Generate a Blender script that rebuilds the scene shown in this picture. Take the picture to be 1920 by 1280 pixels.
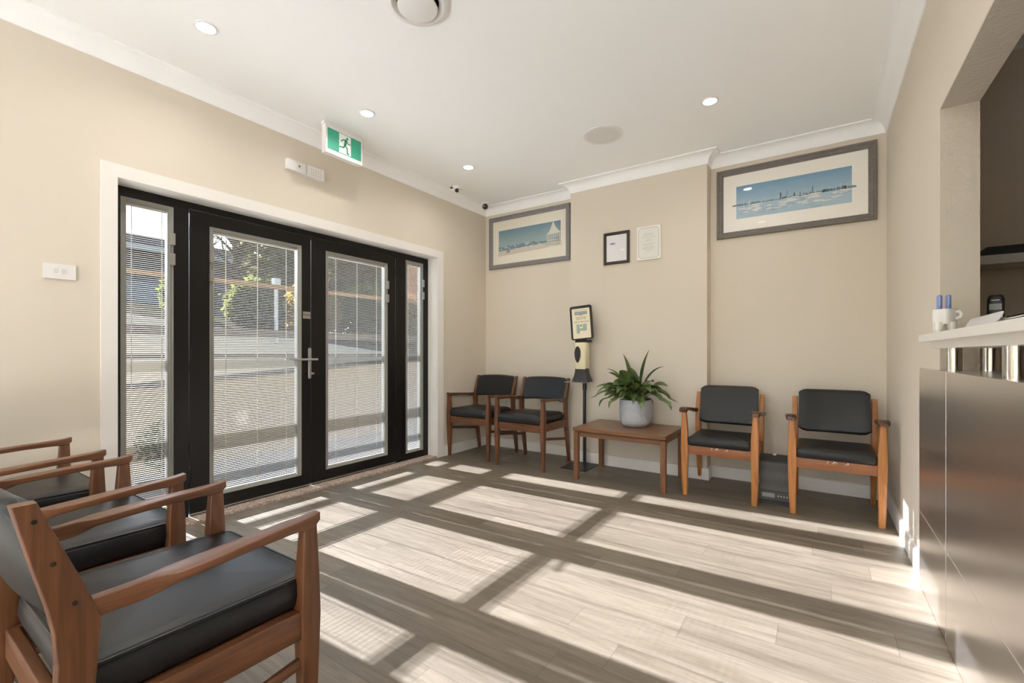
import bpy, bmesh, math, random
from math import sin, cos, pi, radians as R
from mathutils import Vector as V, Matrix as MX
for o in list(bpy.data.objects): bpy.data.objects.remove(o)
S = bpy.context.scene
COL = S.collection
rnd = random.Random(7)

# ------------------------------------------------------------------ camera
cam = bpy.data.cameras.new('camera'); co = bpy.data.objects.new('camera', cam); COL.objects.link(co)
co.location = (0, 0, 1.1); co.rotation_euler = (R(90), 0, R(34.05))
cam.sensor_fit = 'HORIZONTAL'; cam.sensor_width = 36; cam.lens = 36*851/1920
cam.shift_y = 22/1920; cam.clip_start = .02
S.camera = co
# ------------------------------------------------------------------ world, sun, exposure
W = bpy.data.worlds.new('world'); S.world = W; W.use_nodes = True
nt = W.node_tree; bgd = nt.nodes['Background']
sky = nt.nodes.new('ShaderNodeTexSky'); sky.sky_type = 'NISHITA'; sky.sun_disc = False
sky.sun_elevation = R(24.5); sky.sun_rotation = R(-87.8 + 0); sky.air_density = 1; sky.dust_density = .6; sky.ozone_density = 1.5
hsv = nt.nodes.new('ShaderNodeHueSaturation'); hsv.inputs['Saturation'].default_value = 1.0
nt.links.new(sky.outputs[0], hsv.inputs['Color']); nt.links.new(hsv.outputs[0], bgd.inputs['Color'])
bgd.inputs['Strength'].default_value = .24
sun = bpy.data.lights.new('sun', 'SUN'); so = bpy.data.objects.new('sun', sun); COL.objects.link(so)
sun.energy = 19; sun.angle = R(.53); sun.color = (.935, .985, 1.08)
AZ, EL = R(2.2), R(24.5)
sd = V((cos(EL)*cos(AZ), cos(EL)*sin(AZ), -sin(EL)))
so.rotation_euler = sd.to_track_quat('-Z', 'Y').to_euler(); so.location = (-8, 2, 6)
LAMP_W = 1.3          # one LED downlight
S.view_settings.view_transform = 'Standard'; S.view_settings.look = 'None'
S.view_settings.exposure = 1.40; S.view_settings.gamma = 1; S.view_settings.use_curve_mapping = False

S.cycles.max_bounces = 20; S.cycles.diffuse_bounces = 14; S.cycles.glossy_bounces = 6; S.cycles.transparent_max_bounces = 24
# ------------------------------------------------------------------ materials
def mat(name, col, rough=.5, metal=0, spec=.5, **k):
    m = bpy.data.materials.new(name); m.use_nodes = True
    b = m.node_tree.nodes['Principled BSDF']
    b.inputs['Base Color'].default_value = (*col, 1); b.inputs['Roughness'].default_value = rough
    b.inputs['Metallic'].default_value = metal; b.inputs['Specular IOR Level'].default_value = spec
    for kk, v in k.items():
        b.inputs[kk.replace('_', ' ')].default_value = v
    return m
def N(m, t, **k):
    n = m.node_tree.nodes.new('ShaderNode'+t)
    for a, v in k.items(): setattr(n, a, v)
    return n
def L(m, a, b): m.node_tree.links.new(a, b)
def B(m): return m.node_tree.nodes['Principled BSDF']
def coords(m, scale, kind='Object', rot=(0, 0, 0)):
    tc = N(m, 'TexCoord'); mp = N(m, 'Mapping'); mp.inputs['Scale'].default_value = scale; mp.inputs['Rotation'].default_value = rot
    L(m, tc.outputs[kind], mp.inputs['Vector']); return mp.outputs[0]
def ramp(m, fac, stops):
    r = N(m, 'ValToRGB'); e = r.color_ramp.elements
    while len(e) < len(stops): e.new(.5)
    for i, (p, c) in enumerate(stops):
        e[i].position = p; e[i].color = (*c, 1)
    L(m, fac, r.inputs[0]); return r.outputs[0]
def noise(m, vec, scale, detail=4, rough=.55, dist=0):
    n = N(m, 'TexNoise'); n.inputs['Scale'].default_value = scale; n.inputs['Detail'].default_value = detail
    n.inputs['Roughness'].default_value = rough; n.inputs['Distortion'].default_value = dist
    L(m, vec, n.inputs['Vector']); return n.outputs['Fac']
def bump(m, fac, strength, dist=.01):
    b = N(m, 'Bump'); b.inputs['Strength'].default_value = strength; b.inputs['Distance'].default_value = dist
    L(m, fac, b.inputs['Height']); L(m, b.outputs[0], B(m).inputs['Normal'])
def mixc(m, fac, a, b, mode='MIX'):
    x = N(m, 'Mix', data_type='RGBA', blend_type=mode)
    for s, v in ((0, fac), (6, a), (7, b)):
        if hasattr(v, 'is_linked') or hasattr(v, 'links'): L(m, v, x.inputs[s])
        else: x.inputs[s].default_value = v if s == 0 else (*v, 1)
    return x.outputs[2]
def plaster(name, col, rough=.7, st=.04, sc=60):
    m = mat(name, col, rough, spec=.3); f = noise(m, coords(m, (1, 1, 1)), sc, 3)
    bump(m, f, st, .004); return m
def wood(name, dark, light, axis=2, sc=1.0, rough=.36):
    m = mat(name, light, rough, spec=.45)
    s = [22*sc]*3; s[axis] = 1.6*sc
    v = coords(m, s); f = noise(m, v, 1.6, 6, .6, .8)
    c = ramp(m, f, [(.28, dark), (.52, tuple((a+b)/2 for a, b in zip(dark, light))), (.75, light)])
    L(m, c, B(m).inputs['Base Color']); bump(m, f, .05, .002); return m

M = {}
M['wall'] = plaster('wall_paint', (.70, .634, .535))
M['ceil'] = plaster('ceiling_paint', (.95, .955, .95), .8, .02)
M['white'] = mat('white_gloss_paint', (.82, .79, .745), .35)
M['render'] = plaster('rough_render', (.62, .55, .45), .8, 1.0, 50)
M['black_alu'] = mat('black_powder_coat', (.006, .0052, .0048), .34, spec=.32)
M['bead'] = mat('grey_bead', (.26, .255, .23), .4)
M['slat'] = mat('blind_white', (.55, .53, .475), .45)
M['steel'] = mat('brushed_steel', (.80, .76, .72), .28, 1)
v = coords(M['steel'], (2, 2, 320)); f = noise(M['steel'], v, 3, 2); bump(M['steel'], f, .03, .002)
M['chrome'] = mat('polished_steel', (.72, .68, .62), .12, 1)
M['satin'] = mat('satin_nickel', (.42, .40, .37), .35, .9)
M['black'] = mat('black_plastic', (.016, .015, .014), .4)
M['dgrey'] = mat('dark_grey_plastic', (.025, .023, .021), .45)
M['grille'] = mat('grey_grille', (.05, .048, .045), .5)
M['plastic'] = mat('white_plastic', (.80, .78, .76), .35)
M['cream'] = mat('cream_plastic', (.78, .70, .47), .35)
M['paper'] = mat('paper', (.80, .73, .53), .6)
M['cardw'] = mat('white_card', (.78, .77, .72), .55)
M['mount'] = mat('mount_board', (.80, .755, .65), .7)
M['mountr'] = mat('mount_board_white', (.90, .87, .80), .7)
M['ink'] = mat('dark_ink', (.06, .055, .05), .6)
M['inkl'] = mat('pale_ink', (.50, .50, .46), .6)
M['teal'] = mat('teal_print', (.33, .44, .39), .6)
M['red'] = mat('red_print', (.35, .06, .04), .6)
M['notice'] = mat('slate_blue_print', (.17, .19, .22), .6)
M['walnut'] = wood('walnut', (.070, .025, .010), (.235, .095, .040), 2, 1, .35)
M['walnut_y'] = wood('walnut_along', (.070, .026, .012), (.24, .100, .046), 1, 1, .32)
M['walnut_x'] = wood('walnut_across', (.070, .025, .010), (.235, .095, .040), 0, 1, .35)
M['teak'] = wood('teak', (.32, .115, .028), (.55, .235, .068), 2, 1, .3)
M['teak_x'] = wood('teak_across', (.22, .075, .025), (.36, .135, .045), 0, 1, .32)
M['armwood'] = wood('arm_varnish', (.035, .013, .007), (.15, .055, .025), 1, 1, .25)
M['table'] = wood('table_veneer', (.12, .052, .021), (.28, .132, .054), 0, 1, .3)
M['table_z'] = wood('table_legs', (.13, .052, .022), (.27, .12, .052), 2, 1, .35)
def leather(name, c, rough=.34):
    m = mat(name, c, rough, spec=.42)
    vv = N(m, 'TexVoronoi'); vv.inputs['Scale'].default_value = 420
    L(m, coords(m, (1, 1, 1)), vv.inputs['Vector']); bump(m, vv.outputs['Distance'], .12, .0008); return m
M['leather'] = leather('charcoal_vinyl', (.013, .0135, .0145), .36)
M['leatherb'] = leather('black_vinyl', (.0135, .013, .012), .40)
M['piping'] = mat('black_piping', (.012, .012, .013), .35)
M['pot'] = mat('pale_glaze', (.47, .50, .54), .5)
M['soil'] = plaster('potting_bark', (.20, .09, .03), .9, 1, 90)
M['leaf'] = mat('lily_leaf', (.05, .11, .022), .36)
_f = noise(M['leaf'], coords(M['leaf'], (1, 1, 1)), 9, 2)
L(M['leaf'], ramp(M['leaf'], _f, [(.3, (.06, .10, .026)), (.55, (.105, .155, .046)), (.75, (.20, .185, .075))]), B(M['leaf']).inputs['Base Color'])
M['blue'] = mat('blue_pen', (.22, .28, .56), .3)
M['mug'] = mat('ceramic', (.78, .75, .69), .25)
M['green'] = mat('exit_green', (.035, .30, .19), .4)
M['exitw'] = mat('exit_white', (.82, .83, .80), .4)
M['lens'] = mat('lens', (.02, .016, .015), .1)
M['screen'] = mat('lcd_grey', (.22, .24, .22), .3)
M['blackroom'] = plaster('office_paint', (.64, .54, .43), .8, .03)
M['stone'] = mat('pebble_sill', (.45, .36, .31), .7)
_m = M['stone']; _v = N(_m, 'TexVoronoi'); _v.inputs['Scale'].default_value = 130; L(_m, coords(_m, (1, 1, 1)), _v.inputs['Vector'])
L(_m, ramp(_m, _v.outputs['Color'], [(.2, (.30, .20, .16)), (.55, (.50, .39, .32)), (.85, (.66, .60, .54))]), B(_m).inputs['Base Color'])
def framewood(name, c):
    m = mat(name, c, .5); f = noise(m, coords(m, (8, 8, 60)), 3, 4)
    L(m, ramp(m, f, [(.3, tuple(x*.75 for x in c)), (.7, tuple(x*1.12 for x in c))]), B(m).inputs['Base Color']); return m
M['frameblue'] = framewood('blue_grey_limed_wood', (.245, .235, .235))
M['framegrey'] = framewood('grey_brown_limed_wood', (.185, .165, .145))
M['framedark'] = mat('dark_brown_frame', (.035, .022, .015), .4)
def glassmat(nm='clear_glass', ior=1.42, c=.98):
    m = bpy.data.materials.new(nm); m.use_nodes = True; t = m.node_tree; t.nodes.clear()
    o = t.nodes.new('ShaderNodeOutputMaterial'); mx = t.nodes.new('ShaderNodeMixShader'); a = t.nodes.new('ShaderNodeBsdfTransparent')
    g = t.nodes.new('ShaderNodeBsdfGlossy'); g.inputs['Roughness'].default_value = .01
    fr = t.nodes.new('ShaderNodeFresnel'); fr.inputs['IOR'].default_value = ior
    a.inputs['Color'].default_value = (c, c, c, 1)
    ge = t.nodes.new('ShaderNodeNewGeometry'); iv = t.nodes.new('ShaderNodeMath'); iv.operation = 'SUBTRACT'; iv.inputs[0].default_value = 1; t.links.new(ge.outputs['Backfacing'], iv.inputs[1])
    ml = t.nodes.new('ShaderNodeMath'); ml.operation = 'MULTIPLY'; t.links.new(fr.outputs[0], ml.inputs[0]); t.links.new(iv.outputs[0], ml.inputs[1]); t.links.new(ml.outputs[0], mx.inputs[0]); t.links.new(a.outputs[0], mx.inputs[1]); t.links.new(g.outputs[0], mx.inputs[2]); t.links.new(mx.outputs[0], o.inputs[0])
    return m
M['glass'] = glassmat()
M['pglass'] = glassmat('picture_glass', 1.3, 1)
def emis(name, c, s):
    m = mat(name, (.8, .8, .8), .5); B(m).inputs['Emission Color'].default_value = (*c, 1); B(m).inputs['Emission Strength'].default_value = s; return m
M['led'] = emis('led_diffuser', (1, .96, .9), 14)
def floor_mat():
    m = mat('oak_vinyl_plank', (.3, .24, .19), .42, spec=.4)
    tc = N(m, 'TexCoord'); br = N(m, 'TexBrick'); br.offset = 0; br.offset_frequency = 2
    br.inputs['Scale'].default_value = 1; br.inputs['Mortar Size'].default_value = .0010; br.inputs['Mortar Smooth'].default_value = .1
    br.inputs['Brick Width'].default_value = 1.22; br.inputs['Row Height'].default_value = .165; br.inputs['Bias'].default_value = 0
    br.inputs['Color1'].default_value = (0, 0, 0, 1); br.inputs['Color2'].default_value = (1, 1, 1, 1); br.inputs['Mortar'].default_value = (.5, .5, .5, 1)
    sx = N(m, 'SeparateXYZ'); L(m, tc.outputs['Object'], sx.inputs[0])
    dv = N(m, 'Math', operation='DIVIDE'); L(m, sx.outputs['Y'], dv.inputs[0]); dv.inputs[1].default_value = .165
    fl_ = N(m, 'Math', operation='FLOOR'); L(m, dv.outputs[0], fl_.inputs[0])
    wn_ = N(m, 'TexWhiteNoise', noise_dimensions='1D'); L(m, fl_.outputs[0], wn_.inputs['W'])
    ma = N(m, 'Math', operation='MULTIPLY_ADD'); L(m, wn_.outputs['Value'], ma.inputs[0]); ma.inputs[1].default_value = 1.22; L(m, sx.outputs['X'], ma.inputs[2])
    cxy = N(m, 'CombineXYZ'); L(m, ma.outputs[0], cxy.inputs[0]); L(m, sx.outputs['Y'], cxy.inputs[1]); L(m, cxy.outputs[0], br.inputs['Vector'])
    # grain, shifted plank by plank
    mp = N(m, 'Mapping'); mp.inputs['Scale'].default_value = (1.3, 14, 1); L(m, tc.outputs['Object'], mp.inputs['Vector'])
    off = N(m, 'VectorMath', operation='MULTIPLY_ADD'); L(m, br.outputs['Color'], off.inputs[0]); off.inputs[1].default_value = (7, 23, 0); L(m, mp.outputs[0], off.inputs[2])
    g1 = noise(m, off.outputs[0], 1.5, 8, .62, .9); g2 = noise(m, off.outputs[0], 6.5, 6, .6, .3)
    base = ramp(m, g1, [(.22, (.103, .079, .056)), (.40, (.169, .138, .103)), (.60, (.212, .178, .137)), (.82, (.250, .215, .171))])
    fine = ramp(m, g2, [(.3, (.84, .83, .82)), (.6, (1.03, 1.03, 1.03))])
    c = mixc(m, .8, base, fine, 'MULTIPLY')
    tone = ramp(m, br.outputs['Color'], [(0, (.84, .83, .82)), (1, (1.13, 1.13, 1.13))])
    c = mixc(m, 1., c, tone, 'MULTIPLY')
    c = mixc(m, br.outputs['Fac'], c, (.10, .08, .06))
    L(m, c, B(m).inputs['Base Color']); bump(m, g2, .06, .003); return m
M['floor'] = floor_mat()

# ------------------------------------------------------------------ mesh helpers
def NB(): return bmesh.new()
def ob(name, bm, m, parent=None, loc=None, smooth=38, bev=0, seg=2):
    if bev:
        es = [e for e in bm.edges if len(e.link_faces) == 2 and e.calc_face_angle(0) > R(50)]
        bmesh.ops.bevel(bm, geom=es, offset=bev, segments=seg, profile=.7, affect='EDGES', clamp_overlap=True)
    bmesh.ops.recalc_face_normals(bm, faces=bm.faces[:])
    me = bpy.data.meshes.new(name); bm.to_mesh(me); bm.free()
    me.materials.append(m if not isinstance(m, str) else M[m])
    if smooth:
        for p in me.polygons: p.use_smooth = True
        me.set_sharp_from_angle(angle=R(smooth))
    o = bpy.data.objects.new(name, me); COL.objects.link(o)
    if parent: o.parent = parent
    if loc: o.location = loc
    return o
def root(name, loc, label, cat, group=None, rz=0):
    o = bpy.data.objects.new(name, None); COL.objects.link(o); o.location = loc; o.rotation_euler = (0, 0, rz); o.empty_display_size = .1
    tag(o, label, cat, group); return o
def tag(o, label, cat, group=None, kind=None):
    if label: o['label'] = label
    if cat: o['category'] = cat
    if group: o['group'] = group
    if kind: o['kind'] = kind
    return o
def struct(o, label=None):
    o['kind'] = 'structure'
    if label: o['label'] = label; o['category'] = o.name.split('_')[0]
    return o
def box(bm, x0, x1, y0, y1, z0, z1):
    vs = [bm.verts.new(p) for p in [(x0,y0,z0),(x1,y0,z0),(x1,y1,z0),(x0,y1,z0),(x0,y0,z1),(x1,y0,z1),(x1,y1,z1),(x0,y1,z1)]]
    for f in [(0,3,2,1),(4,5,6,7),(0,1,5,4),(1,2,6,5),(2,3,7,6),(3,0,4,7)]: bm.faces.new([vs[i] for i in f])
    return bm
def boxes(*bs):
    bm = NB()
    for b in bs: box(bm, *b)
    return bm
def loft(bm, secs, caps=True, closed=False):
    rings = [[bm.verts.new(p) for p in s] for s in secs]; n = len(rings[0])
    pairs = list(zip(rings, rings[1:])) + ([(rings[-1], rings[0])] if closed else [])
    for a, b in pairs:
        for i in range(n):
            j = (i+1) % n; bm.faces.new((a[i], a[j], b[j], b[i]))
    if caps and not closed:
        bm.faces.new(rings[0][::-1]); bm.faces.new(rings[-1])
    return bm
def rrect(w, d, r, n=3):
    r = min(r, w/2*.999, d/2*.999); pts = []
    for cx, cy, a0 in ((w/2-r, d/2-r, 0), (-w/2+r, d/2-r, 90), (-w/2+r, -d/2+r, 180), (w/2-r, -d/2+r, 270)):
        for i in range(n+1):
            a = R(a0+90*i/n); pts.append((cx+r*cos(a), cy+r*sin(a)))
    return pts
def post(bm, secs, r=.006):      # secs: (z, cx, cy, w, d)
    return loft(bm, [[(cx+x, cy+y, z) for x, y in rrect(w, d, r)] for z, cx, cy, w, d in secs])
def beam_y(bm, secs, r=.006):    # secs: (y, cx, cz, w, h)
    return loft(bm, [[(cx+x, y, cz+z) for x, z in rrect(w, h, r)] for y, cx, cz, w, h in secs])
def beam_x(bm, secs, r=.006):
    return loft(bm, [[(x, cy+a, cz+b) for a, b in rrect(w, h, r)] for x, cy, cz, w, h in secs])
def lathe(bm, prof, c=(0, 0, 0), n=40, axis='z'):
    secs = []
    for r, z in prof:
        ring = []
        for i in range(n):
            a = 2*pi*i/n; p = (r*cos(a), r*sin(a), z)
            if axis == 'y': p = (r*cos(a), z, r*sin(a))
            if axis == 'x': p = (z, r*cos(a), r*sin(a))
            ring.append((c[0]+p[0], c[1]+p[1], c[2]+p[2]))
        secs.append(ring)
    return loft(bm, secs)
def cyl(bm, c, r, h, n=24, axis='z'): return lathe(bm, [(r, 0), (r, h)], c, n, axis)
def tube(bm, pts, r, n=8, closed=False):
    pts = [V(p) for p in pts]; secs = []; k = len(pts); up = None
    for i, p in enumerate(pts):
        if closed: t = pts[(i+1) % k]-pts[i-1]
        else: t = pts[min(i+1, k-1)]-pts[max(i-1, 0)]
        t.normalize()
        if up is None: up = V((0, 0, 1)) if abs(t.z) < .9 else V((1, 0, 0))
        a = t.cross(up).normalized(); up = a.cross(t).normalized()
        rr = r[i] if isinstance(r, (list, tuple)) else r
        secs.append([p+a*rr*cos(2*pi*j/n)+up*rr*sin(2*pi*j/n) for j in range(n)])
    return loft(bm, secs, closed=closed)
def poly(bm, pts, t, axis='y', off=0):  # extruded outline; pts in the plane's two axes
    def P(a, b, d): return {'y': (a, d, b), 'x': (d, a, b), 'z': (a, b, d)}[axis]
    return loft(bm, [[P(a, b, off) for a, b in pts], [P(a, b, off+t) for a, b in pts]])
def frame(bm, x0, x1, z0, z1, w, prof, y, sgn=1):
    """picture frame in XZ; prof = list of (inset, out) ; out towards -Y"""
    secs = []
    for ins, out in prof:
        secs.append([(x0+ins, y-out, z0+ins), (x1-ins, y-out, z0+ins), (x1-ins, y-out, z1-ins), (x0+ins, y-out, z1-ins)])
    return loft(bm, secs, closed=True)
def text_bm(s, size, loc, rot, ext=.0006):
    cu = bpy.data.curves.new('t', 'FONT'); cu.body = s; cu.size = size; cu.align_x = 'CENTER'; cu.align_y = 'CENTER'; cu.extrude = ext
    o = bpy.data.objects.new('t', cu); COL.objects.link(o)
    me = bpy.data.meshes.new_from_object(o.evaluated_get(bpy.context.evaluated_depsgraph_get()))
    bpy.data.objects.remove(o); bpy.data.curves.remove(cu)
    bm = NB(); bm.from_mesh(me); bpy.data.meshes.remove(me)
    bmesh.ops.transform(bm, matrix=MX.Translation(loc) @ rot, verts=bm.verts[:]); return bm
def join(bm, other):
    me = bpy.data.meshes.new('j'); other.to_mesh(me); other.free(); bm.from_mesh(me); bpy.data.meshes.remove(me); return bm
FACE_Y = MX.Rotation(R(90), 4, 'X')                       # reads from -Y
FACE_X = MX.Rotation(R(90), 4, 'Z') @ MX.Rotation(R(90), 4, 'X')   # reads from +X
def dup(r, loc, label=None, group=None, rz=None):
    n = r.copy(); COL.objects.link(n); n.location = loc
    if rz is not None: n.rotation_euler = (0, 0, rz)
    if label: n['label'] = label
    if group: n['group'] = group
    for ch in list(r.children):
        c = ch.copy(); COL.objects.link(c); c.parent = n
        for g in list(ch.children):
            d = g.copy(); COL.objects.link(d); d.parent = c
    return n

# ------------------------------------------------------------------ room shell
XL, XR, YB, YC, H, YN = -3.335, .42, 4.37, 4.22, 2.84, -6.4
bm = boxes((XL-.25, XR+.02, -.42, YB+.2, -.1, 0)); box(bm, XR+.02, 3.0, YN, 3.77, -.1, 0)
struct(ob('floor', bm, 'floor', smooth=0), 'grey brown timber plank floor')
struct(ob('floor_bounce', boxes((XL-.25, XR+.02, YN, -.42, -.1, 0)), mat('pale_stone_tile', (.80, .80, .79), .5), smooth=0), 'pale floor added behind the viewpoint to bounce sunlight upward')  # added out of view, pale so sunlight bounces onto the ceiling
struct(ob('ceiling', boxes((XL-.25, 3.0, YN-.1, YB+.2, H, H+.15)), 'ceil', smooth=0), 'flat white ceiling')
OY0, OY1, OZ = .868, 3.535, 2.125
RY0, RY1, RZ = -6.1, -2.3, 2.4
bm = boxes((XL-.25, XL, YN-.1, RY0, 0, H), (XL-.25, XL, RY1, OY0, 0, H), (XL-.25, XL, RY0, RY1, RZ, H), (XL-.25, XL, OY1, YB+.2, 0, H), (XL-.25, XL, OY0, OY1, OZ, H))
struct(ob('wall_left', bm, 'wall', smooth=0), 'beige wall holding the black glazed doors')
BX0, BX1 = -2.12, -.805
bm = boxes((XL, XR+.2, YB, YB+.2, 0, H), (BX0, BX1, YC, YB, 0, H))
struct(ob('wall_back', bm, 'wall', smooth=0), 'beige wall with chimney breast between two alcoves')
HY, HZ = 2.578, 2.122
bm = boxes((XR, XR+.12, HY, YB, 0, H), (XR, XR+.12, -1.3, HY, HZ, H), (XR, XR+.12, YN, -1.3, 0, H))
struct(ob('wall_right', bm, 'wall', smooth=0), 'beige wall with the reception hatch')
# rough rendered lining of the hatch: far jamb and head
bm = boxes((XR+.0005, XR+.1195, HY-.004, HY+.001, 1.03, HZ), (XR+.0005, XR+.1195, -1.3, HY, HZ-.004, HZ+.001))
struct(ob('trim_4', bm, 'render', smooth=0), 'rough rendered lining of the reception hatch')
# wall behind the camera with a wide window added for sky fill
WZ0, WZ1, WX0, WX1 = .9, 2.5, -3.0, .1
bm = boxes((XL, WX0, YN-.1, YN, 0, H), (WX1, XR+.12, YN-.1, YN, 0, H), (WX0, WX1, YN-.1, YN, 0, WZ0), (WX0, WX1, YN-.1, YN, WZ1, H))
struct(ob('wall_front', bm, 'wall', smooth=0), 'beige wall behind the viewpoint with an added window opening')
wn = ob('window_added_rear', boxes((WX0, WX1, YN-.08, YN-.03, WZ0, WZ0+.05), (WX0, WX1, YN-.08, YN-.03, WZ1-.05, WZ1), (WX0, WX0+.05, YN-.08, YN-.03, WZ0, WZ1), (WX1-.05, WX1, YN-.08, YN-.03, WZ0, WZ1), (-1.48, -1.42, YN-.08, YN-.03, WZ0, WZ1)), 'white', smooth=0)  # unseen window, added to bring in sky fill
struct(wn, 'unseen white framed window added behind the viewpoint for sky fill')
ob('glass_pane', boxes((WX0+.05, WX1-.05, YN-.058, YN-.052, WZ0+.05, WZ1-.05)), 'glass', wn, smooth=0)
# back office behind the hatch
bm = boxes((XR+.12, 3.0, 3.77, 3.87, 0, H), (3.0, 3.1, YN, 3.87, 0, H), (XR+.12, 3.0, YN-.1, YN, 0, H))
struct(ob('wall_office', bm, 'blackroom', smooth=0), 'dim brown walls of the office behind the hatch')

# cornice: cove moulding swept round the room
def cove(pts, name, label):
    prof = []
    r = .085
    prof = [(0, H-.095), (.008, H-.095), (.010, H-.088)]
    for i in range(7):
        a = R(90*i/6); prof.append((.010+.078*(1-cos(a)), H-.088+.078*sin(a)))
    prof += [(.094, H-.010), (.094, H), (0, H)]
    secs = []
    n = len(pts)
    for i in range(n):
        p = V(pts[i]); 
        d0 = (p-V(pts[i-1])).normalized() if i > 0 else None
        d1 = (V(pts[i+1])-p).normalized() if i < n-1 else None
        if d0 is None: nrm = V((-d1.y, d1.x)); k = 1
        elif d1 is None: nrm = V((-d0.y, d0.x)); k = 1
        else:
            n0, n1 = V((-d0.y, d0.x)), V((-d1.y, d1.x)); nrm = (n0+n1).normalized(); k = 1/max(.3, nrm.dot(n0))
        secs.append([(p.x+nrm.x*o*k, p.y+nrm.y*o*k, z) for o, z in prof])
    return struct(ob(name, loft(NB(), secs), 'ceil', smooth=30), label)
# walking so that the room lies to the left
path = [(XR, YN), (XR, YB), (BX1, YB), (BX1, YC), (BX0, YC), (BX0, YB), (XL, YB), (XL, YN)]
cove([V(p) for p in path], 'trim_1', 'white cove cornice round the ceiling')
def skirt(pts, name, label):
    prof = [(0, 0), (.018, 0), (.018, .085), (.012, .1), (0, .103)]
    secs = []; n = len(pts)
    for i in range(n):
        p = V(pts[i]); d0 = (p-V(pts[i-1])).normalized() if i > 0 else None; d1 = (V(pts[i+1])-p).normalized() if i < n-1 else None
        if d0 is None: nrm = V((-d1.y, d1.x)); k = 1
        elif d1 is None: nrm = V((-d0.y, d0.x)); k = 1
        else:
            n0, n1 = V((-d0.y, d0.x)), V((-d1.y, d1.x)); nrm = (n0+n1).normalized(); k = 1/max(.3, nrm.dot(n0))
        secs.append([(p.x+nrm.x*o*k, p.y+nrm.y*o*k, z) for o, z in prof])
    return struct(ob(name, loft(NB(), secs), 'white', smooth=30), label)
skirt([(XR, 2.905), (XR, YB)], 'baseboard_right', 'white skirting along the right wall')
skirt([(XR, YB), (BX1, YB), (BX1, YC), (BX0, YC), (BX0, YB), (XL, YB)], 'baseboard_back', 'white skirting round the chimney breast and alcoves')
skirt([(XL, YB), (XL, 3.612)], 'baseboard_left', 'white skirting beside the glazed doors')
skirt([(XL, .815), (XL, RY1)], 'baseboard_front', 'white skirting behind the row of armchairs')
# architrave and lining of the doorway
bm = NB()
A0, A1, AZ_ = .815, 3.61, 2.182; I0, I1, IZ = .888, 3.517, 2.102
box(bm, XL, XL+.016, A0, I0, 0, AZ_); box(bm, XL, XL+.016, I1, A1, 0, AZ_); box(bm, XL, XL+.016, I0, I1, IZ+.004, AZ_)
ob_ = ob('trim_2', bm, 'white', bev=.004); struct(ob_, 'white architrave round the black glazed doors')
bm = boxes((XL-.24, XL+.004, OY0, I0, 0, OZ), (XL-.24, XL+.004, I1, OY1, 0, OZ), (XL-.24, XL+.004, I0, I1, IZ, OZ))
struct(ob('trim_3', bm, 'white', smooth=0), 'white lining of the doorway')
struct(ob('trim_5', boxes((XL-.25, XL+.002, I0, I1, -.02, .016)), 'stone', bev=.003), 'pebbled sill strip under the glazed doors')
bm = boxes((XL-.12, XL-.06, RY0, RY1, 0, .05), (XL-.12, XL-.06, RY0, RY1, RZ-.05, RZ), (XL-.12, XL-.06, RY0, RY0+.05, .05, RZ-.05), (XL-.12, XL-.06, RY1-.05, RY1, .05, RZ-.05), (XL-.12, XL-.06, -4.03, -3.97, .05, RZ-.05))
rw = struct(ob('window_added_left', bm, 'black_alu', smooth=0), 'unseen full height window added in the left wall to let in sun for bounce')  # unseen window, added so sun falls on the rear floor and bounces
ob('glass_pane', boxes((XL-.093, XL-.087, RY0+.05, RY1-.05, .05, RZ-.05)), 'glass', rw, smooth=0)
# ------------------------------------------------------------------ glazed doors
FX = -3.46
bm = NB()
fr = FX-.07
box(bm, fr, FX, .905, .937, .016, IZ); box(bm, fr, FX, 3.47, 3.516, .016, IZ)               # jambs
box(bm, fr, FX, .937, 3.47, 2.06, IZ)                                                      # head
box(bm, fr, FX, 1.235, 1.292, .016, 2.06); box(bm, fr, FX, 3.068, 3.152, .016, 2.06)        # mullions
box(bm, fr, FX, .888, .905, .016, IZ)
df = ob('trim_6', bm, 'black_alu', bev=.003); struct(df, 'black metal frame round doors and sidelights')
def blind(y0, y1, z0, z1, x, parent, cords):
    bm = NB(); z = z0+.012
    while z < z1-.02:
        vs = []
        for xx, dz in ((x-.0052, -.0006), (x, .0006), (x+.0052, -.0006)):
            vs.append((bm.verts.new((xx, y0, z+dz)), bm.verts.new((xx, y1, z+dz))))
        vs2 = [(bm.verts.new((a.co.x, y0, a.co.z-.0005)), bm.verts.new((a.co.x, y1, a.co.z-.0005))) for a, b in vs]
        for q in (vs, vs2):
            for (a, b), (c, d) in zip(q, q[1:]): bm.faces.new((a, b, d, c))
        bm.faces.new((vs[0][0], vs[0][1], vs2[0][1], vs2[0][0])); bm.faces.new((vs[2][0], vs[2][1], vs2[2][1], vs2[2][0]))
        z += .0125
    box(bm, x-.006, x+.006, y0, y1, z1-.018, z1-.002); box(bm, x-.006, x+.006, y0, y1, z0+.001, z0+.008)
    b = ob('blind', bm, 'slat', parent, smooth=0)
    c = NB()
    for yy in cords: box(c, x+.0055, x+.0065, yy-.0025, yy+.0025, z0+.008, z1-.018)
    ob('ladder_cord', c, 'slat', b, smooth=0)
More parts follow.
